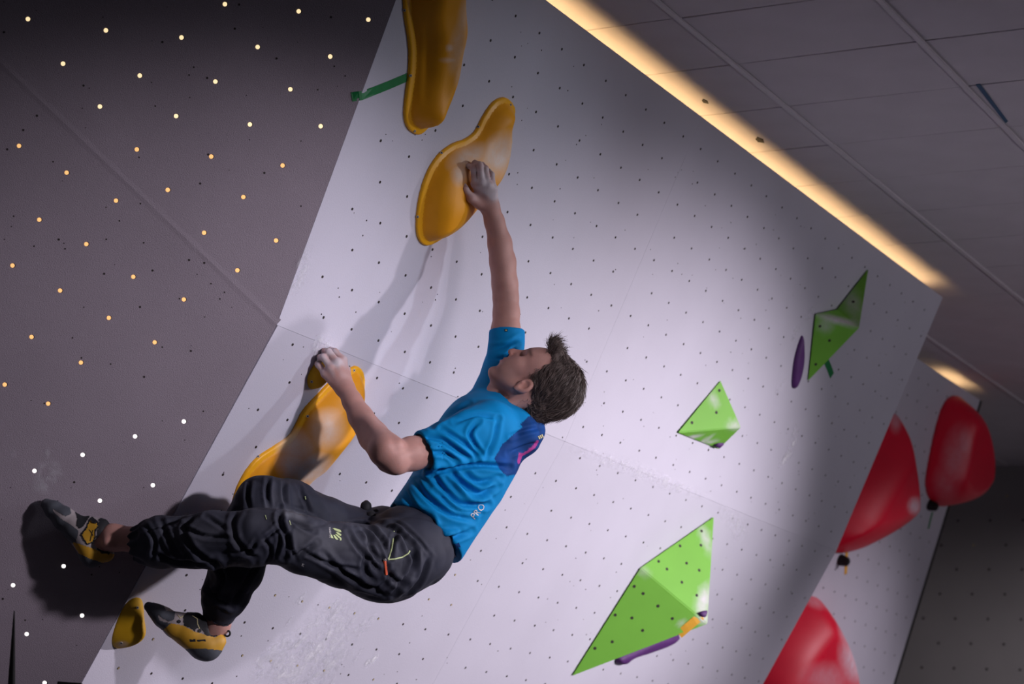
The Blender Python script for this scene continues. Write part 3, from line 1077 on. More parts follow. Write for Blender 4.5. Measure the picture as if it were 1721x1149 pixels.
# ---- head frame
HO = K(880, 652, 6.40)
hU = unit([0.92, -0.39, 0.02])
hF = unit(np.array([-0.39, -0.92, 0.16]))
hF = unit(hF - hU * hF.dot(hU))
hS = np.cross(hU, hF)
if hS[2] > 0: hS = -hS
HA = np.stack([hF, hU, hS])


def hp(f_, u_, s_=0.0): return HO + hF * f_ + hU * u_ + hS * s_


def head_sdf(P):
    e = lambda f_, u_, s_, rf, ru, rs: ell(P, hp(f_, u_, s_), HA, np.array([rf, ru, rs]))
    d_ = e(-.008, .062, 0, .098, .088, .075)
    d_ = smin(d_, e(.045, .045, 0, .052, .062, .060), .03)
    d_ = smin(d_, e(.052, -.008, 0, .046, .058, .052), .03)
    for s in (-1, 1):
        d_ = smin(d_, rcone(P, hp(.004, -.022, .052 * s), hp(.068, -.062, .020 * s), .016, .016), .022)
        d_ = smin(d_, rcone(P, hp(.080, .058, .012 * s), hp(.070, .056, .042 * s), .011, .010), .014)
        d_ = smin(d_, e(.062, .012, .046 * s, .020, .016, .014), .02)
        d_ = smin(d_, e(.062, -.020, .036 * s, .026, .026, .018), .02)
    d_ = smin(d_, e(.076, -.064, 0, .017, .013, .022), .016)
    d_ = smin(d_, e(.083, -.022, 0, .017, .024, .026), .016)
    for s in (-1, 1):
        d_ = smax(d_, -e(.096, .036, .034 * s, .017, .011, .019), .012)
        d_ = smin(d_, e(.069, .034, .033 * s, .0125, .0115, .013), .003)
    # nose
    d_ = smin(d_, rcone(P, hp(.090, .046), hp(.1115, .013), .0075, .0095), .008)
    d_ = smin(d_, e(.1125, .0065, 0, .0095, .0078, .0095), .005)
    for s in (-1, 1):
        d_ = smin(d_, e(.098, .002, .012 * s, .009, .006, .006), .005)
        d_ = smax(d_, -e(.102, -.004, .006 * s, .005, .0035, .003), .003)
    # lips
    d_ = smin(d_, e(.0985, -.0180, 0, .0070, .0048, .020), .003)
    d_ = smin(d_, e(.0965, -.0290, 0, .0070, .0052, .018), .003)
    d_ = smax(d_, -e(.103, -.0236, 0, .009, .0016, .024), .002)
    d_ = smax(d_, -e(.094, -.042, 0, .007, .006, .018), .008)
    # ears
    for s in (-1, 1):
        c = hp(-.006, .004, .074 * s)
        ax = np.stack([unit(hF * .95 - hS * s * .3), hU, unit(hS * s * .95 + hF * .3)])
        o = ell(P, c, ax, np.array([.021, .027, .010]))
        o = smax(o, -ell(P, c + hF * .004 + hS * s * .009 + hU * .001, ax, np.array([.0135, .017, .0095])), .003)
        o = smin(o, ell(P, c - hU * .025 + hF * .004, ax, np.array([.008, .008, .006])), .006)
        o = smin(o, ell(P, c + hF * .012 - hU * .002, ax, np.array([.004, .007, .006])), .004)
        d_ = smin(d_, o, .005)
    # neck
    d_ = smin(d_, rcone(P, hp(-.032, .0), K(852, 694, 6.43), .056, .064), .028)
    d_ = smin(d_, rcone(P, hp(.030, -.050), K(828, 672, 6.43), .022, .03), .03)
    d_ = smin(d_, rcone(P, hp(-.045, .0, .045), K(838, 684, 6.34), .016, .016), .02)
    return d_


ARM_R = ch((824, 350, DR + .030, .027), (831, 372, DR + .045, .0290), (840, 408, DR + .065, .0350), (845, 440, DR + .075, .0385),
           (848.5, 478, DR + .085, .0385), (850, 500, DR + .08, .0375), (851, 525, DR + .07, .0390), (850, 556, DR + .05, .043), (849, 618, 6.57, .052))
ARM_L = ch((582, 654, DL - .055, .0255), (592, 674, DL - .075, .0275), (606, 700, DL - .10, .0345), (628, 733, DL - .135, .0425), (648, 757, 6.11, .0455),
           (664, 770, 6.11, .0440), (692, 762, 6.14, .0470), (725, 756, 6.175, .047), (805, 724, 6.26, .045))

# right hand (back of the hand to the camera, thumb on the left)
zr = DR
RW = K(824, 350, zr + .030)
R_MCP = [K(798.5, 309, zr - .022), K(809.5, 306, zr - .030), K(820.5, 310, zr - .022), K(829.5, 317, zr - .006)]
R_PIP = [K(795.5, 282, zr - .034), K(806.5, 277, zr - .040), K(816.0, 283, zr - .032), K(826.5, 293, zr - .012)]
R_DIP = [K(787, 279, zr - .016), K(798, 273.5, zr - .018), K(810.5, 276.5, zr - .010), K(821.5, 287, zr + .004)]
R_TIP = [K(783, 286, zr - .002), K(793, 281, zr - .002), K(806, 283, zr + .004), K(818, 292, zr + .012)]
R_THU = [K(806, 344, zr + .012), K(792, 333, zr - .012), K(782, 317, zr - .022), K(777, 306, zr - .016)]
zl = DL
LW = K(582, 654, zl - .055)
L_MCP = [K(576, 605, zl - .020), K(566, 609, zl - .044), K(556, 618, zl - .050), K(546.5, 628, zl - .042)]
L_PIP = [K(563, 591, zl - .012), K(552, 591, zl - .034), K(543.5, 600, zl - .042), K(537, 615, zl - .034)]
L_DIP = [K(556, 588, zl + .010), K(545, 590, zl - .010), K(538, 600, zl - .018), K(533, 611, zl - .014)]
L_TIP = [K(554, 594, zl + .026), K(543, 597, zl + .008), K(537, 607, zl + .000), K(533, 616, zl + .002)]
L_THU = [K(580, 640, zl - .022), K(581, 622, zl + .004), K(573, 607, zl + .016), K(563, 603, zl + .022)]


def hand_sdf(P, wr, mcp, pip, dip, tip, thu, fat=1.0):
    d_ = None
    palm = None
    for i in range(4):
        e = rcone(P, wr + (mcp[i] - wr) * .12 + (mcp[i] - mcp[1]) * .25, mcp[i], .0155, .0118)
        palm = e if palm is None else smin(palm, e, .014)
    for i in range(3):
        palm = smin(palm, rcone(P, mcp[i], mcp[i + 1], .0100, .0100), .008)
    # heel of the thumb
    palm = smin(palm, rcone(P, wr + (thu[0] - wr) * .2, thu[1], .019, .0135), .014)
    rr = [(.0100, .0092, .0082, .0072), (.0104, .0094, .0084, .0074), (.0098, .0090, .0080, .0071), (.0088, .0080, .0071, .0064)]
    fing = None
    for i in range(4):
        r0, r1, r2, r3 = [x * fat for x in rr[i]]
        e = rcone(P, mcp[i], pip[i], r0, r1)
        e = smin(e, np.linalg.norm(P - pip[i], axis=1) - r1 * 1.06, .003)
        e = smin(e, rcone(P, pip[i], dip[i], r1 * .97, r2), .003)
        e = smin(e, rcone(P, dip[i], tip[i], r2, r3), .003)
        fing = e if fing is None else np.minimum(fing, e)
        palm = smin(palm, np.linalg.norm(P - mcp[i], axis=1) - r0 * 1.22, .004)
    th_ = rcone(P, thu[0], thu[1], .0150, .0120)
    th_ = smin(th_, rcone(P, thu[1], thu[2], .0118, .0102), .004)
    th_ = smin(th_, rcone(P, thu[2], thu[3], .0104, .0080), .004)
    d_ = smin(palm, fing, .0045)
    return smin(d_, th_, .007)


def body_sdf(P):
    d_ = np.full(len(P), 1.0)
    d_ = smin(d_, head_sdf(P), .01)
    a = chain(P, ARM_R, .012)
    # muscle relief: forearm flexors, elbow
    a = smin(a, rcone(P, K(838, 415, DR + .05), K(846, 470, DR + .06), .024, .027), .02)
    a = smin(a, hand_sdf(P, RW, R_MCP, R_PIP, R_DIP, R_TIP, R_THU, 1.04), .014)
    b = chain(P, ARM_L, .012)
    b = smin(b, rcone(P, K(612, 700, DL - .12), K(650, 752, 6.085), .018, .026), .016)
    b = smin(b, rcone(P, K(618, 712, DL - .11), K(668, 748, 6.09), .016, .02), .012)
    b = smin(b, rcone(P, K(644, 784, 6.11), K(668, 780, 6.11), .010, .022), .014)
    b = smin(b, hand_sdf(P, LW, L_MCP, L_PIP, L_DIP, L_TIP, L_THU, 1.12), .012)
    d_ = np.minimum(d_, smin(a, b, .005))
    # trunk, hidden under the clothes
    t_ = chain(P, ch((705, 890, 6.25, .075), (762, 812, 6.32, .09), (830, 715, 6.41, .080)), .03)
    t_ = smin(t_, rcone(P, K(805, 724, 6.28), K(848, 650, 6.52), .045, .045), .03)
    d_ = smin(d_, t_, .03)
    lg = chain(P, ch((680, 930, 6.15, .06), (570, 930, 6.02, .06), (462, 902, 5.91, .048), (350, 907, 5.94, .046), (240, 908, 6.005, .036), (190, 903, 6.035, .034), (160, 915, 6.05, .03)), .02)
    # ankle bone
    lg = smin(lg, np.linalg.norm(P - K(182, 912, 6.003), axis=1) - .017, .014)
    rg = chain(P, ch((680, 915, 6.29, .05), (600, 902, 6.26, .05), (540, 880, 6.2, .06), (440, 845, 6.07, .048), (405, 930, 6.11, .046), (374, 1015, 6.165, .035), (366, 1048, 6.18, .033), (352, 1070, 6.18, .03)), .02)
    return smin(d_, np.minimum(lg, rg), .02)


lo = np.minimum.reduce([K(140, 800, 5.85), K(140, 1149, 5.85), K(780, 260, 6.7)]) - .06
lo = np.array([K(130, 900, 5.85)[0] - .02, K(800, 255, 6.75)[1] - .02, 5.82])
hi = np.array([K(1000, 650, 6.4)[0] + .04, K(360, 1100, 6.2)[1] + .02, 6.76])
V, F_ = surface(body_sdf, lo, hi, 0.0034, 4, 1.5)
V = relax(V, F_, 1, .35)
nrm = vnormals(V, F_)
Q = np.stack([V[:, 0] / V[:, 2] * FPX + CX, V[:, 1] / V[:, 2] * FPX + CY], -1)
skin = np.array([0.53, 0.290, 0.250])
tint = np.tile(skin, (len(V), 1))
hl = (V - HO) @ HA.T                    # head-local f,u,s


def mixc(mask, col):
    global tint
    tint = tint * (1 - mask[:, None]) + np.array(col) * mask[:, None]


gs = lambda x, w_: np.exp(-(x / w_) ** 2)
ishead = (Q[:, 0] > 805) & (Q[:, 1] > 570) & (Q[:, 1] < 720) & (V[:, 2] > 6.2)
# stubble, lips, brow, lids, cheeks
stub = ishead * np.clip((.055 - np.abs(hl[:, 1] + .045)) / .03, 0, 1) * np.clip((hl[:, 0] - .005) / .03, 0, 1)
mixc(np.clip(stub, 0, 1) * .45, (.25, .155, .13))
mixc(ishead * gs(hl[:, 1] + .0235, .0085) * np.clip((hl[:, 0] - .088) / .008, 0, 1) * .75, (.42, .15, .13))
mixc(ishead * gs(hl[:, 1] - .061 + .15 * (np.abs(hl[:, 2]) - .03) ** 1, .0055) * np.clip((hl[:, 0] - .062) / .01, 0, 1) * (np.abs(hl[:, 2]) > .010) * .75, (.06, .035, .028))
mixc(ishead * gs(hl[:, 1] - .0295, .0020) * gs(np.abs(hl[:, 2]) - .034, .014) * (hl[:, 0] > .062) * .9, (.03, .02, .018))
mixc(ishead * gs(np.linalg.norm(hl - [.105, .005, 0], axis=1), .02) * .4, (.55, .22, .18))
mixc(ishead * gs(np.linalg.norm(hl[:, :2] - [-.004, .006], axis=1), .022) * (np.abs(hl[:, 2]) > .066) * .35, (.58, .26, .20))
# scalp under the hair
mixc(ishead * np.clip((.02 - hl[:, 0]) / .02, 0, 1) * np.clip((hl[:, 1] + .0) / .02, 0, 1) * (np.abs(hl[:, 2]) < .068) * .9, (.05, .034, .027))
# chalk on the hands
isRh = (Q[:, 1] < 352) & (Q[:, 0] > 770) & (Q[:, 0] < 845)
chalkR = isRh * np.clip((346 - Q[:, 1] + (Q[:, 0] - 812) * .2) / 30, 0, 1) * (0.45 + .35 * vnoise(V, 160, 3))
chalkR += isRh * .9 * gs(seg_dist(Q, [(805, 303), (815, 318), (830, 330)]), 6) + isRh * .6 * gs(seg_dist(Q, [(812, 300), (835, 322)]), 8)
mixc(np.clip(chalkR, 0, .85), (.66, .60, .64))
isLh = (Q[:, 1] < 668) & (Q[:, 0] > 525) & (Q[:, 0] < 605) & (V[:, 2] > DL - .12)
chalkL = isLh * np.clip((650 - Q[:, 1] - (Q[:, 0] - 560) * .1) / 40, 0, 1) * (0.42 + .35 * vnoise(V, 160, 4))
chalkL += isLh * .9 * gs(np.hypot(Q[:, 0] - 566, Q[:, 1] - 609), 6) + isLh * .6 * gs(np.hypot(Q[:, 0] - 541, Q[:, 1] - 602), 8) + isLh * .6 * gs(np.hypot(Q[:, 0] - 556, Q[:, 1] - 590), 7)
mixc(np.clip(chalkL, 0, .85), (.66, .60, .64))
# redder feet
mixc(((Q[:, 0] < 240) & (Q[:, 1] > 850)) * .35, (.58, .30, .25))

base = c2w(K(560, 1000, 6.2)); base = c2w(K(300, 1113, 6.15))
person = empty('person', tuple(base))
tag(person, 'climber in a turquoise T-shirt and dark trousers hanging sideways from orange holds', 'person')
body = mesh_obj('body', c2w(V), F_, M['skin'], smooth=True, attrs={'tint': tint})
child_of(body, person)

# ---- hair: cap plus loose strands
def hair_sdf(P):
    L_ = (P - HO) @ HA.T
    d_ = ell(P, hp(-.026, .074), HA, np.array([.098, .100, .083]))
    d_ = smin(d_, ell(P, hp(.052, .122), HA, np.array([.030, .026, .050])), .03)
    d_ = smin(d_, ell(P, hp(.084, .128, -.004), HA, np.array([.014, .014, .030])), .02)
    d_ = smin(d_, ell(P, hp(-.075, .005), HA, np.array([.035, .045, .060])), .03)
    f_, u_, s_ = L_[:, 0], L_[:, 1], np.abs(L_[:, 2])
    side = np.clip((s_ - .03) / .03, 0, 1)
    front = f_ - (.082 * (1 - side) + .036 * side + .03 * np.clip((u_ - .11) / .04, 0, 1) - .010 * np.sin(np.clip((u_ - .02) / .1, 0, 1) * 3.1))
    low_mid = np.where(f_ > .02, .112 * (1 - side) + .012 * side, np.where(f_ > -.03, .012, -.036))
    low = low_mid - u_
    d_ = smax(d_, front, .010)
    d_ = smax(d_, low, .012)
    # leave the ear free
    d_ = smax(d_, -ell(P, hp(.000, .000, .074), HA, np.array([.030, .033, .032])), .006)
    d_ = smax(d_, -ell(P, hp(.000, .000, -.074), HA, np.array([.030, .033, .032])), .006)
    ph = np.arctan2(L_[:, 2], u_ - .07)
    d_ = d_ + .0008 * np.sin(ph * 18 + 30 * f_) + .0026 * vnoise(L_, 40, 5)
    return d_


hl_lo = HO - .19; hl_hi = HO + .22
Vh, Fh = surface(hair_sdf, hl_lo, hl_hi, 0.0036, 4, 2.2)
nh = vnormals(Vh, Fh)
Lh = (Vh - HO) @ HA.T
hb = np.array([.125, .094, .085])
th_c = np.tile(hb, (len(Vh), 1)) * (1 + .2 * vnoise(Lh * [1, 1.0, 3], 90, 8))[:, None]
hair = mesh_obj('hair', c2w(Vh), Fh, M['hair'], smooth=True, attrs={'tint': th_c})
child_of(hair, person)
idx = rng.choice(len(Vh), 9000)
SV, SF, SC = [], [], []
for i in idx:
    l = Lh[i]
    if l[0] > .02 and l[1] < .05: continue
    nn = nh[i]
    tgt = np.array([-.09, -.02, l[2] * .8]) - l              # comb backwards and down the nape
    if l[0] > .045 and l[1] > .09: tgt = np.array([.05, .10, l[2]])
    fl = unit(tgt[0] * hF + tgt[1] * hU + tgt[2] * hS + .25 * rng.normal(size=3) * .1)
    fl = unit(fl - nn * fl.dot(nn) + nn * rng.uniform(-.14, .02))
    ln = rng.uniform(.022, .045)
    wob = rng.normal(size=3) * .10
    p0 = Vh[i] - nn * .003
    side = unit(np.cross(fl, nn))
    rad = rng.uniform(.0006, .0011)
    o = len(SV)
    col = hb * rng.uniform(.7, 1.45)
    for k, (t_, w_) in enumerate(((0, 1), (.4, .9), (.75, .6), (1, .05))):
        c = p0 + (fl + wob * t_) * ln * t_ + nn * .0045 * math.sin(t_ * 2.8)
        SV += [c + side * rad * w_, c - side * rad * w_, c + nn * rad * w_ * 1.5]
        SC += [col] * 3
    for k in range(3):
        for a_, b_ in ((0, 1), (1, 2), (2, 0)):
            SF.append([o + 3 * k + a_, o + 3 * k + b_, o + 3 * k + 3 + b_, o + 3 * k + 3 + a_])
st = mesh_obj('hair_strands', c2w(np.array(SV)), SF, M['hair'], smooth=True, attrs={'tint': np.array(SC)})
tag(st, kind='stuff')
child_of(st, hair)


# ---- clothes
def folds(V, nrm, lines, front=True):
    """press creases and ridges into cloth along lines seen in the photograph"""
    Q = np.stack([V[:, 0] / V[:, 2] * FPX + CX, V[:, 1] / V[:, 2] * FPX + CY], -1)
    vis = np.clip(-nrm[:, 2] * 2.2, 0, 1)
    D = np.zeros(len(V))
    for amp, w_, pts in lines:
        pts = [np.array(p, float) for p in pts]
        # smooth the polyline
        sm = []
        for i in range(len(pts) - 1):
            p0, p1, p2, p3 = pts[max(i - 1, 0)], pts[i], pts[i + 1], pts[min(i + 2, len(pts) - 1)]
            for t_ in np.linspace(0, 1, 5, endpoint=False):
                sm.append(.5 * (2 * p1 + (p2 - p0) * t_ + (2 * p0 - 5 * p1 + 4 * p2 - p3) * t_ ** 2 + (3 * p1 - p0 - 3 * p2 + p3) * t_ ** 3))
        sm.append(pts[-1])
        mn, mx = np.min(sm, 0) - 4 * w_, np.max(sm, 0) + 4 * w_
        sel = np.where((Q[:, 0] > mn[0]) & (Q[:, 1] > mn[1]) & (Q[:, 0] < mx[0]) & (Q[:, 1] < mx[1]))[0]
        if not len(sel): continue
        dd = seg_dist(Q[sel], sm)
        ends = np.minimum(np.hypot(*(Q[sel] - sm[0]).T), np.hypot(*(Q[sel] - sm[-1]).T))
        tap = np.clip(ends / 14, .15, 1)
        D[sel] += amp * (np.exp(-(dd / w_) ** 2) - .45 * np.exp(-((dd - 2.1 * w_) / (1.1 * w_)) ** 2)) * tap
    return V + nrm * (D * vis)[:, None]


tU = unit(K(850, 690, 6.42) - K(714, 897, 6.27))
tS = np.array([-0.05, 0.10, -1.0]); tS = unit(tS - tU * tS.dot(tU))
tF = unit(np.cross(tS, tU))
TA = np.stack([tF, tU, tS])
TST = [(700, 916, 6.255, .160, .126), (714, 897, 6.27, .164, .127), (745, 850, 6.30, .158, .126), (778, 800, 6.335, .158, .130), (806, 752, 6.375, .162, .128), (832, 714, 6.41, .150, .112), (852, 688, 6.43, .11, .085)]
TC = np.array([K(a, b, c) for a, b, c, _, _ in TST])
TT = (TC - TC[0]) @ tU


def loft(P):
    t = (P - TC[0]) @ tU
    c = np.stack([np.interp(t, TT, TC[:, k]) for k in range(3)], 1)
    rw = np.interp(t, TT, [q[3] for q in TST]); rd = np.interp(t, TT, [q[4] for q in TST])
    q = P - c
    s, f_ = q @ tS, q @ tF
    k0 = (np.abs(s / rw) ** 2.3 + np.abs(f_ / rd) ** 2.3) ** (1 / 2.3)
    return (k0 - 1) * np.minimum(rw, rd), t


def shirt_sdf(P):
    d_, t = loft(P)
    d_ = smax(d_, t - TT[-1] + .012, .03)
    hem = TT[1] - t + .012 * np.clip((P - TC[1]) @ tF / .12, -1, 1)
    d_ = smax(d_, hem, .006)
    # cavity at the hem
    # upper back and collar
    d_ = smin(d_, ell(P, K(868, 728, 6.36), TA, np.array([.075, .060, .085])), .03)
    d_ = smin(d_, rcone(P, K(888, 722, 6.40), K(838, 690, 6.38), .050, .058), .02)
    # left shoulder and sleeve
    sl = chain(P, ch((826, 712, 6.26, .068), (796, 727, 6.225, .070), (755, 744, 6.19, .063), (713, 760, 6.155, .0575), (690, 768, 6.14, .0575)), .02)
    ax = unit(K(690, 768, 6.14) - K(755, 744, 6.19))
    sl = smax(sl, (P - K(711.5, 760, 6.155)) @ ax, .004)
    cav = rcone(P, K(740, 749, 6.175), K(690, 768, 6.14), .0515, .0530)
    sl = smax(sl, -cav, .003)
    # right shoulder and sleeve
    sr = chain(P, ch((828, 680, 6.47, .075), (846, 625, 6.56, .060), (851, 575, DR + .045, .050), (851.5, 553, DR + .05, .0482), (851.5, 530, DR + .06, .048)), .02)
    ax2 = unit(K(851.5, 530, DR + .06) - K(851, 575, DR + .045))
    sr = smax(sr, (P - K(851.5, 554, DR + .05)) @ ax2, .004)
    sr = smax(sr, -rcone(P, K(851, 568, DR + .05), K(851.5, 535, DR + .06), .0445, .0450), .003)
    pec = ell(P, K(782, 716, 6.42), TA, np.array([.070, .095, .10]))
    d_ = smin(d_, pec, .05)
    d_ = smin(d_, sl, .022)
    d_ = smin(d_, sr, .03)
    # neck opening
    d_ = smax(d_, -rcone(P, hp(-.02, -.02), K(845, 686, 6.43), .064, .070), .004)
    d_ = d_ + .0018 * vnoise(P, 38, 11)
    return d_


slo = np.array([K(640, 800, 6.2)[0] - .02, K(850, 530, 6.6)[1] - .02, 6.03]); shi = np.array([K(925, 700, 6.4)[0] + .04, K(740, 950, 6.2)[1] + .04, 6.72])
Vs, Fs = surface(shirt_sdf, slo, shi, 0.0042, 4, 1.8)
Vs = relax(Vs, Fs, 2, .4)
ns = vnormals(Vs, Fs)
c5 = lambda *p: [(600 + x / 3.381, 620 + y / 3.381) for x, y in p]
SHF = [(-.010, 5, c5((430, 600), (500, 690), (600, 770), (740, 770))), (-.009, 5, c5((330, 640), (400, 730), (520, 820), (650, 850))),
       (-.009, 5, c5((250, 660), (330, 790), (420, 850), (430, 940))), (-.010, 5, c5((520, 575), (600, 650), (700, 710), (790, 660))),
       (-.008, 5, c5((600, 590), (690, 640), (800, 620))), (-.011, 5, c5((420, 590), (560, 560), (700, 545), (860, 560))),
       (-.008, 4.5, c5((360, 380), (470, 400), (580, 470), (640, 510))), (-.007, 4, c5((480, 340), (580, 400), (660, 470), (680, 520))),
       (-.007, 4, c5((390, 470), (500, 480), (560, 520))), (-.009, 5, c5((190, 760), (280, 890), (380, 960))),
       (-.008, 4.5, c5((380, 960), (520, 965), (650, 920))), (.007, 5, c5((230, 740), (330, 860), (420, 920), (560, 930))),
       (-.008, 4, c5((690, 300), (640, 370), (700, 480))), (-.006, 4, c5((800, 280), (780, 400), (730, 500))), (-.006, 4, c5((560, 300), (680, 260), (800, 280))),
       (-.007, 4, c5((420, 330), (520, 260), (640, 200))), (.006, 5, c5((540, 620), (640, 740), (740, 740))), (-.006, 4, c5((450, 690), (560, 800), (700, 810))),
       (-.006, 4, c5((860, 480), (960, 440), (1050, 420))), (-.006, 4, c5((880, 380), (960, 350), (1060, 330))),
       (-.007, 4, [(826, 585), (850, 580), (875, 568)]), (-.007, 4, [(828, 600), (850, 600), (868, 580)])]
SHF = [(a * 1.35, w_ * .8, l) for a, w_, l in SHF]
Vs = folds(Vs, ns, SHF)
Vs = relax(Vs, Fs, 1, .3)
Qs = np.stack([Vs[:, 0] / Vs[:, 2] * FPX + CX, Vs[:, 1] / Vs[:, 2] * FPX + CY], -1)
st_c = np.tile(np.array([.001, .235, .56]), (len(Vs), 1))
blue = [(874, 712), (878.5, 717), (864, 729), (844, 747), (831, 770), (840, 789), (852, 800), (905, 790), (960, 720), (930, 680), (900, 690)]
ib = inside(Qs, blue)
st_c[ib] = (.006, .055, .235)
st_c[ib] *= (1 + .5 * vnoise(Vs[ib], 60, 12))[:, None].clip(.35, 1.6)
pk = ib & ((seg_dist(Qs, [(873, 773), (876, 765), (890, 757), (898, 750), (903, 742)]) < 2.2) | (seg_dist(Qs, [(872, 776), (874, 764)]) < 2.5))
st_c[pk] = (.45, .06, .30)
shirt = mesh_obj('t_shirt', c2w(Vs), Fs, M['shirt'], smooth=True, attrs={'tint': st_c})
child_of(shirt, person)
BVS = bvh_of(c2w(Vs), Fs)


def trouser_sdf(P):
    d_ = ell(P, K(690, 920, 6.215), TA, np.array([.128, .115, .165]))
    d_ = smin(d_, ell(P, K(655, 955, 6.19), TA, np.array([.095, .10, .14])), .03)
    lg = chain(P, ch((668, 940, 6.13, .102), (640, 946, 6.09, .104), (570, 932, 6.02, .086), (510, 915, 5.95, .077), (466, 901, 5.905, .071), (428, 902, 5.905, .077), (350, 908, 5.93, .076), (268, 911, 5.98, .068), (240, 914, 5.995, .050)), .02)
    axl = unit(K(232, 914, 6.0) - K(268, 911, 5.98))
    lg = smax(lg, (P - K(227, 915, 6.005)) @ axl, .006)
    cq = P - K(240, 914, 5.995)
    ct = cq @ axl
    lg = lg + .0045 * np.sin(np.arctan2(cq[:, 1], cq[:, 2]) * 9 + ct * 40) * np.clip((ct + .03) / .03, 0, 1)
    lg = smax(lg, -rcone(P, K(242, 912, 6.0), K(205, 910, 6.03), .0385, .043), .003)
    rg = chain(P, ch((660, 905, 6.32, .10), (600, 902, 6.26, .080), (540, 880, 6.2, .080), (490, 855, 6.13, .080), (442, 846, 6.06, .076), (418, 890, 6.085, .076), (398, 952, 6.12, .078), (378, 1000, 6.155, .066), (369, 1030, 6.175, .046)), .02)
    axr = unit(K(366, 1048, 6.18) - K(378, 1000, 6.155))
    rg = smax(rg, (P - K(367, 1042, 6.18)) @ axr, .006)
    rg = smax(rg, -rcone(P, K(371, 1026, 6.17), K(360, 1060, 6.18), .036, .042), .003)
    d_ = smin(d_, smin(lg, rg, .03), .04)
    # waist opening follows the trunk
    t = (P - K(716, 895, 6.27)) @ tU
    d_ = smax(d_, t - .010, .006)
    d_ = d_ + .0030 * vnoise(P, 26, 21) + .0014 * vnoise(P, 70, 22)
    return d_


tlo = np.array([K(215, 900, 5.95)[0] - .02, K(440, 790, 6.06)[1] - .03, 5.78]); thi = np.array([K(740, 900, 6.2)[0] + .06, K(370, 1055, 6.18)[1] + .03, 6.50])
Vt, Ft = surface(trouser_sdf, tlo, thi, 0.0045, 4, 1.8)
Vt = relax(Vt, Ft, 2, .4)
nt_ = vnormals(Vt, Ft)
c7 = lambda *p: [(380 + x / 4.3025, 780 + y / 4.3025) for x, y in p]
TRF = [(-.012, 5, c7((400, 320), (390, 420), (450, 560), (420, 680))), (-.009, 5, c7((420, 330), (520, 420), (640, 480))), (-.009, 4, c7((250, 560), (330, 500), (400, 440))),
       (-.008, 4, c7((60, 640), (160, 640), (230, 540))), (.008, 5, c7((420, 340), (540, 360), (640, 400))), (-.009, 5, c7((660, 560), (580, 620), (480, 680))),
       (-.010, 5, c7((940, 440), (1020, 500), (1060, 620), (1150, 720))), (-.009, 4, c7((900, 430), (1020, 440), (1120, 520))), (-.010, 4.5, c7((1240, 480), (1200, 580), (1190, 680))),
       (-.009, 4, c7((1260, 520), (1310, 600), (1360, 690))), (.007, 4.5, c7((1230, 500), (1280, 560), (1320, 640))), (-.007, 5, c7((1150, 760), (1220, 840), (1300, 880))),
       (-.009, 5, c7((1330, 560), (1370, 680), (1350, 800))), (-.007, 5, c7((700, 640), (820, 760), (960, 860))), (-.008, 5, c7((1020, 640), (1000, 760), (1060, 840))),
       (-.009, 4, [(420, 800), (416, 830), (418, 850)]), (-.010, 4, [(452, 798), (449, 825), (452, 850)]), (-.009, 4, [(478, 803), (478, 830), (484, 856)]), (-.008, 4, [(500, 812), (512, 838), (522, 865)]),
       (-.009, 5, [(330, 862), (310, 890), (330, 930), (370, 950)]), (-.008, 5, [(400, 858), (390, 880), (400, 915), (430, 940)]), (-.008, 5, [(270, 872), (280, 900), (300, 935)]), (-.007, 4, [(240, 880), (258, 905), (256, 945)]),
       (-.008, 5, [(360, 940), (375, 975), (350, 1010)]), (-.008, 5, [(430, 950), (410, 985), (390, 1020)]), (-.007, 4, [(345, 985), (365, 1010), (390, 1020)]), (-.006, 4, [(440, 900), (455, 925), (450, 945)]),
       (-.008, 4, [(608, 880), (640, 903), (655, 940)]), (-.008, 4, [(622, 874), (660, 886), (690, 915)]), (-.008, 4.5, [(700, 920), (690, 960), (660, 1000)]), (-.007, 4.5, [(722, 935), (706, 975), (680, 1004)]),
       (-.007, 4.5, [(545, 945), (600, 975), (650, 1000)]), (-.007, 4, [(585, 893), (602, 920), (640, 962)]), (-.007, 4, [(505, 925), (555, 948), (605, 958)]), (.006, 4, [(600, 885), (625, 915), (645, 950)]),
       (-.007, 4, [(300, 880), (340, 900), (392, 903)]), (-.007, 4, [(258, 930), (300, 945), (352, 948)]), (-.006, 4, [(345, 868), (380, 888)]), (-.006, 4, [(240, 890), (275, 882), (310, 868)]), (-.006, 4, [(660, 960), (640, 985), (600, 985)]),
       (-.005, 3, [(640, 880), (668, 878), (700, 905), (722, 930)]), (-.006, 3.5, [(460, 880), (470, 905), (462, 935)]), (-.006, 3.5, [(490, 885), (484, 910), (500, 945)])]
TRF = [(a * 1.25, w_ * .75, l) for a, w_, l in TRF]
Vt = folds(Vt, nt_, TRF)
rid = lambda P, s, k: np.clip(1 - np.abs(vnoise(P, s, k)) * 2.2, 0, 1) ** 2
Vt = Vt - nt_ * (.0042 * rid(Vt, 17, 31) + .0028 * rid(Vt, 34, 32))[:, None]
Vt = relax(Vt, Ft, 1, .3)
Qt = np.stack([Vt[:, 0] / Vt[:, 2] * FPX + CX, Vt[:, 1] / Vt[:, 2] * FPX + CY], -1)
dust = blob(Qt, [(495, 866, 22, 8, 15, .9), (440, 872, 40, 20, 0, .25), (640, 900, 50, 40, 0, .22), (560, 905, 60, 30, 0, .25), (330, 890, 70, 28, 0, .25)])
dust = np.where(Vt[:, 2] < 6.1, dust, 0)
trousers = mesh_obj('trousers', c2w(Vt), Ft, M['trouser'], smooth=True, attrs={'chalk': dust})
child_of(trousers, person)
BVT = bvh_of(c2w(Vt), Ft)


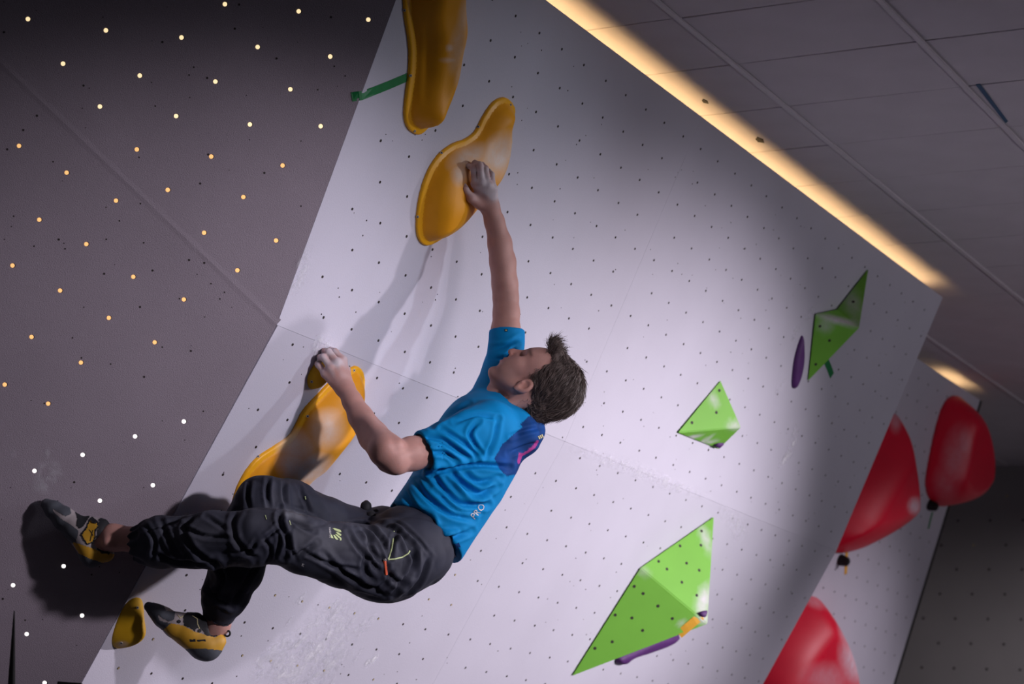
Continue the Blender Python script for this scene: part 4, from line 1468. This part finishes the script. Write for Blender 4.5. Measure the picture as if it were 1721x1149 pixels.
def patch(name, bvh, poly, material, parent, off=.0016):
    """small flat print or trim lying on a surface; poly in picture coordinates"""
    P = []
    for q in poly:
        p, nn = cast(bvh, *q)
        if p is None: return None
        if nn.dot(CAM - p) < 0: nn = -nn
        P.append((p, nn))
    n_ = unit(np.mean([b for _, b in P], 0))
    top = [p + n_ * off for p, _ in P]
    bot = [p - n_ * .001 for p, _ in P]
    k = len(P)
    Fp = [list(range(k))] + [[i, k + i, k + (i + 1) % k, (i + 1) % k] for i in range(k)]
    o = mesh_obj(name, np.array(top + bot), Fp, material)
    child_of(o, parent)
    return o


def stripe(name, bvh, pts, w_, material, parent, off=.002):
    """thin band along a line on a surface"""
    S = []
    for q in pts:
        p, nn = cast(bvh, *q)
        if p is None: continue
        if nn.dot(CAM - p) < 0: nn = -nn
        S.append((p, nn))
    if len(S) < 2: return None
    Vv, Ff = [], []
    for i, (p, nn) in enumerate(S):
        a, b = S[max(i - 1, 0)][0], S[min(i + 1, len(S) - 1)][0]
        s = unit(np.cross(nn, b - a)) * w_ / 2
        Vv += [p + s, p + s * .6 + nn * off, p - s * .6 + nn * off, p - s]
    for i in range(len(S) - 1):
        o = 4 * i
        for k in range(3): Ff.append([o + k, o + k + 1, o + k + 5, o + k + 4])
    o = mesh_obj(name, np.array(Vv), Ff, material)
    child_of(o, parent)
    return o


def text_on(bvh, body_txt, org, xdir, ydir, size, material, parent, name='lettering'):
    """lettering laid onto a surface; org/xdir/ydir in picture coordinates"""
    cu = bpy.data.curves.new('t', 'FONT')
    cu.body = body_txt
    cu.size = 1.0
    cu.resolution_u = 2
    ob = bpy.data.objects.new('t', cu)
    COL.objects.link(ob)
    dg = bpy.context.evaluated_depsgraph_get()
    me = ob.evaluated_get(dg).to_mesh()
    vs = np.array([v_.co[:2] for v_ in me.vertices]); fs = [list(p.vertices) for p in me.polygons]
    ob.evaluated_get(dg).to_mesh_clear()
    bpy.data.objects.remove(ob)
    if not len(vs): return
    P = []
    last = None
    for x, y in vs:
        q = np.array(org) + np.array(xdir) * x * size + np.array(ydir) * y * size
        p, nn = cast(bvh, *q)
        if p is None:
            if last is None: return
            p, nn = last
        last = (p, nn)
        if nn.dot(CAM - p) < 0: nn = -nn
        P.append(p + nn * .0014)
    o = mesh_obj(name, np.array(P), fs, material)
    child_of(o, parent)


# trouser prints and trim
cl = lambda *p: [(500 + x / 14.34, 860 + y / 14.34) for x, y in p]
for bl_ in (cl((845, 400), (890, 398), (1030, 442), (1052, 490), (990, 482), (900, 445)), cl((915, 495), (960, 492), (1052, 548), (1042, 584), (970, 548)),
            cl((900, 538), (940, 542), (1052, 632), (1052, 688), (1012, 692), (1020, 652), (960, 604)), cl((858, 558), (890, 562), (982, 668), (940, 672), (896, 640)), cl((793, 548), (816, 548), (864, 642), (806, 630))):
    patch('emblem_blade', BVT, bl_, M['lime'], trousers)
text_on(BVT, 'KARPOS', (552.2, 886.5), (.06, .998), (.998, -.06), 4.6, M['white'], trousers)
for a, b in (((446, 866), (448, 873)), ((486, 875), (488, 882)), ((513, 834), (514, 839))):
    stripe('bar_tack', BVT, [a, b], .0028, M['lime'], trousers)
stripe('pocket_piping', BVT, [(662, 893), (661, 905), (659, 920), (655, 934), (652, 940)], .004, M['lime'], trousers)
stripe('pocket_piping', BVT, [(652, 940), (664, 939), (676, 936), (686, 930), (689, 925)], .004, M['lime'], trousers)
stripe('zip_pull', BVT, [(646.5, 941), (647.5, 950), (648.5, 958), (649, 966)], .0085, M['coral'], trousers, .004)
patch('zip_slider', BVT, [(645, 939), (648, 938), (650, 941), (647, 944)], M['steel'], trousers, .004)
text_on(BVT, 'K', (506, 950), (.9, .4), (.4, -.9), 7, M['white'], trousers)
# waist cord toggles beyond the thigh
for (x, y, dd, r_) in ((615, 852, 6.26, .0165), (632, 862, 6.25, .011), (624, 868, 6.22, .014)):
    bm = bmesh.new()
    bmesh.ops.create_uvsphere(bm, u_segments=16, v_segments=10, radius=r_)
    for v_ in bm.verts:
        v_.co.z *= 1.25
        if abs(v_.co.z) > r_: v_.co.x *= .8; v_.co.y *= .8
    me = bpy.data.meshes.new('waist_toggle'); bm.to_mesh(me); bm.free(); me.materials.append(M['shoe_blk'])
    me.polygons.foreach_set('use_smooth', [True] * len(me.polygons))
    o = bpy.data.objects.new('waist_toggle', me); COL.objects.link(o); o.location = c2w(K(x, y, dd))
    child_of(o, trousers)
# shirt prints
text_on(BVS, 'PRO', (797, 873), (.66, -.75), (-.75, -.66), 15, M['white'], shirt)
for i in range(3):
    patch('collar_print', BVS, [(903.5 + 2.8 * i, 733 - 1.4 * i), (905.3 + 2.8 * i, 732 - 1.4 * i), (907.6 + 2.8 * i, 737 - 1.4 * i), (905.8 + 2.8 * i, 738 - 1.4 * i)], M['cream'], shirt)
patch('hem_block', BVS, [(765, 914), (771, 911), (774, 918), (769, 923)], mat('navy_print', (.006, .06, .25, 1), .7), shirt)
patch('hem_block', BVS, [(760, 931), (765, 928), (767, 935), (763, 937)], bpy.data.materials['navy_print'], shirt)
patch('sleeve_tag', BVS, [(848, 553), (853, 553), (853, 557), (848, 557)], M['black'], shirt)
patch('sleeve_tag_mark', BVS, [(849.5, 554), (852, 554), (852, 556), (849.5, 556)], M['cream'], shirt, .0024)


# ---- climbing shoes
def shoe(label, sdf, lo, hi, zones, order):
    Vq, Fq = surface(sdf, lo, hi, .0028, 4, 1.8)
    Vq = relax(Vq, Fq, 2, .4)
    cq = Vq[Fq].mean(1)
    Qq = np.stack([cq[:, 0] / cq[:, 2] * FPX + CX, cq[:, 1] / cq[:, 2] * FPX + CY], -1)
    zid = np.zeros(len(Fq), int)
    for k, (nm, mt, polys) in enumerate(zones, 1):
        for pg in polys: zid[inside(Qq, pg)] = k
    Wq = c2w(Vq)
    nq = vnormals(Vq, Fq) @ ROT.T
    root = None
    for k, nm, mt in [(0, 'climbing_shoe', M['shoe_grey'])] + [(i, z[0], z[1]) for i, z in enumerate(zones, 1)]:
        ff = Fq[zid == k]
        if not len(ff): continue
        used, inv = np.unique(ff, return_inverse=True)
        raise_ = 0.0 if k == 0 else .0012
        o = mesh_obj(nm, Wq[used] + nq[used] * raise_, inv.reshape(ff.shape), mt, smooth=True)
        if k == 0:
            root = o
            child_of(o, person)
            o['label'] = label
        else:
            child_of(o, root)
    return root, bvh_of(Wq, Fq)


zt_ = DW - .020
LS = ch((78, 847, zt_, .0145), (90, 856, zt_ - .008, .022), (108, 871, zt_ - .016, .030), (128, 888, zt_ - .024, .0345), (145, 906, zt_ - .028, .036), (154, 926, zt_ - .03, .034), (155, 934, zt_ - .03, .031))


def shoeL(P):
    d_ = chain(P, LS, .012)
    d_ = smin(d_, rcone(P, K(140, 893, zt_ - .026), K(166, 893, zt_ - .034), .036, .034), .012)
    d_ = smin(d_, rcone(P, K(155, 928, zt_ - .03), K(178, 930, zt_ - .036), .029, .022), .012)
    d_ = smin(d_, rcone(P, K(150, 878, zt_ - .028), K(174, 880, zt_ - .036), .018, .012), .008)
    d_ = smax(d_, -rcone(P, K(176, 902, zt_ - .036), K(215, 908, zt_ - .045), .030, .036), .005)
    return d_


cz = lambda *p: [(60 + x / 7.661, 820 + y / 7.661) for x, y in p]
ZL = [('heel_band', M['shoe_yel'], [cz((470, 690), (560, 715), (650, 745), (760, 785), (860, 835), (1030, 850), (970, 935), (880, 965), (700, 905), (560, 840))]),
      ('rubber_sole', M['rubber'], [cz((-60, 60), (220, 110), (330, 150), (440, 260), (455, 330), (385, 362), (300, 310), (215, 262), (240, 320), (330, 395), (470, 485), (545, 540), (540, 610), (510, 700), (380, 720), (150, 500), (-60, 300)),
                                    cz((430, 740), (560, 840), (700, 905), (880, 965), (860, 1100), (600, 1120), (430, 900))]),
      ('tongue', M['shoe_blk'], [cz((505, 315), (560, 285), (700, 350), (680, 392), (610, 492), (560, 522), (530, 490), (540, 400)), cz((820, 395), (900, 380), (990, 440), (965, 500), (880, 545), (822, 620), (812, 700), (830, 760), (800, 770), (775, 690), (800, 550)),
                                 cz((575, 600), (650, 500), (690, 400), (730, 370), (810, 440), (815, 500), (770, 560), (775, 630), (735, 705), (655, 735)), cz((800, 760), (860, 800), (960, 830), (940, 850), (850, 838), (790, 790))]),
      ('strap', M['shoe_yel'], [cz((597, 600), (660, 522), (688, 445), (715, 415), (760, 460), (785, 455), (797, 490), (750, 552), (757, 620), (722, 690), (662, 712))])]
shoe_l, BVL = shoe('grey and yellow climbing shoe smearing on the left wall', shoeL, np.array([K(60, 850, 6.1)[0] - .02, K(90, 825, 6.05)[1] - .02, zt_ - .11]), np.array([K(205, 900, 6)[0], K(150, 965, 6)[1] + .02, zt_ + .05]), ZL, 0)
stripe('strap_slot', BVL, cz((690, 535), (722, 575), (740, 610)), .003, M['shoe_blk'], shoe_l)
stripe('strap_slot', BVL, cz((740, 540), (715, 620), (700, 680)), .003, M['shoe_blk'], shoe_l)
patch('buckle', BVL, cz((715, 425), (745, 415), (775, 440), (760, 462), (730, 458)), M['shoe_blk'], shoe_l, .004)

zf = DF - .012
RS = ch((250, 1019, zf, .0125), (262, 1027, zf - .004, .019), (274, 1036, zf - .010, .027), (295, 1051, zf - .014, .033), (320, 1066, zf - .01, .038), (342, 1082, zf, .042), (349, 1086, zf, .040))


def shoeR(P):
    d_ = chain(P, RS, .012)
    d_ = smin(d_, rcone(P, K(318, 1056, zf - .01), K(342, 1058, zf), .034, .036), .014)
    d_ = smin(d_, rcone(P, K(345, 1082, zf), K(364, 1077, zf), .032, .026), .014)
    d_ = smin(d_, rcone(P, K(300, 1042, zf - .012), K(330, 1040, zf - .004), .022, .018), .01)
    d_ = smax(d_, -rcone(P, K(354, 1058, zf + .002), K(372, 1035, zf + .005), .030, .034), .005)
    return d_


cy_ = lambda *p: [(180 + x / 7.823, 990 + y / 7.823) for x, y in p]
ZR = [('heel_band', M['shoe_yel'], [cy_((745, 520), (820, 445), (1000, 475), (1150, 555), (1300, 600), (1420, 632), (1560, 560), (1560, 700), (1510, 800), (1300, 782), (1040, 777), (960, 730), (850, 640))]),
      ('rubber_sole', M['rubber'], [cy_((440, 120), (620, 150), (720, 180), (780, 280), (900, 300), (885, 395), (820, 422), (740, 385), (665, 315), (690, 410), (835, 452), (745, 530), (600, 520), (480, 350)), cy_((1030, 777), (1300, 782), (1510, 800), (1480, 1000), (1300, 1020), (1120, 960))]),
      ('tongue', M['shoe_blk'], [cy_((1000, 350), (1060, 300), (1250, 280), (1420, 560), (1450, 620), (1400, 628), (1300, 604), (1240, 520), (1180, 510), (1150, 550), (1090, 510), (1010, 475))])]
shoe_r, BVR = shoe('grey and yellow climbing shoe standing on the small foothold', shoeR, np.array([K(240, 1020, 6.15)[0] - .03, K(260, 1005, 6.15)[1] - .03, zf - .09]), np.array([K(390, 1060, 6.15)[0], K(340, 1115, 6.15)[1] + .03, zf + .09]), ZR, 0)
patch('heel_mark', BVR, cy_((1080, 655), (1160, 650), (1165, 685), (1090, 690)), M['shoe_blk'], shoe_r)
patch('heel_mark', BVR, cy_((1175, 665), (1290, 655), (1300, 685), (1190, 688)), M['shoe_blk'], shoe_r)
stripe('lace', BVR, cy_((930, 340), (960, 380), (1000, 350)), .0035, M['cream'], shoe_r)
stripe('lace', BVR, cy_((1120, 350), (1185, 390), (1190, 460), (1220, 530)), .0030, M['cream'], shoe_r)
for (x, y) in cy_((945, 425), (1215, 545)):
    p, nn = cast(BVR, x, y)
    if p is not None: child_of(mesh_obj('eyelet', *ring_cyl(p, nn, .005, .003, 10), M['shoe_blk']), shoe_r)
# heel pull loop
lp = []
for i in range(14):
    a = 2 * math.pi * i / 14
    for j in range(6):
        b = 2 * math.pi * j / 6
        rr_ = .008 + .0028 * math.cos(b)
        lp.append(K(382, 1064, zf) + np.array([rr_ * math.cos(a), rr_ * math.sin(a), .0045 * math.sin(b)]))
Fl = [[i * 6 + j, ((i + 1) % 14) * 6 + j, ((i + 1) % 14) * 6 + (j + 1) % 6, i * 6 + (j + 1) % 6] for i in range(14) for j in range(6)]
child_of(mesh_obj('pull_loop', c2w(np.array(lp)), Fl, M['shoe_blk'], smooth=True), shoe_r)
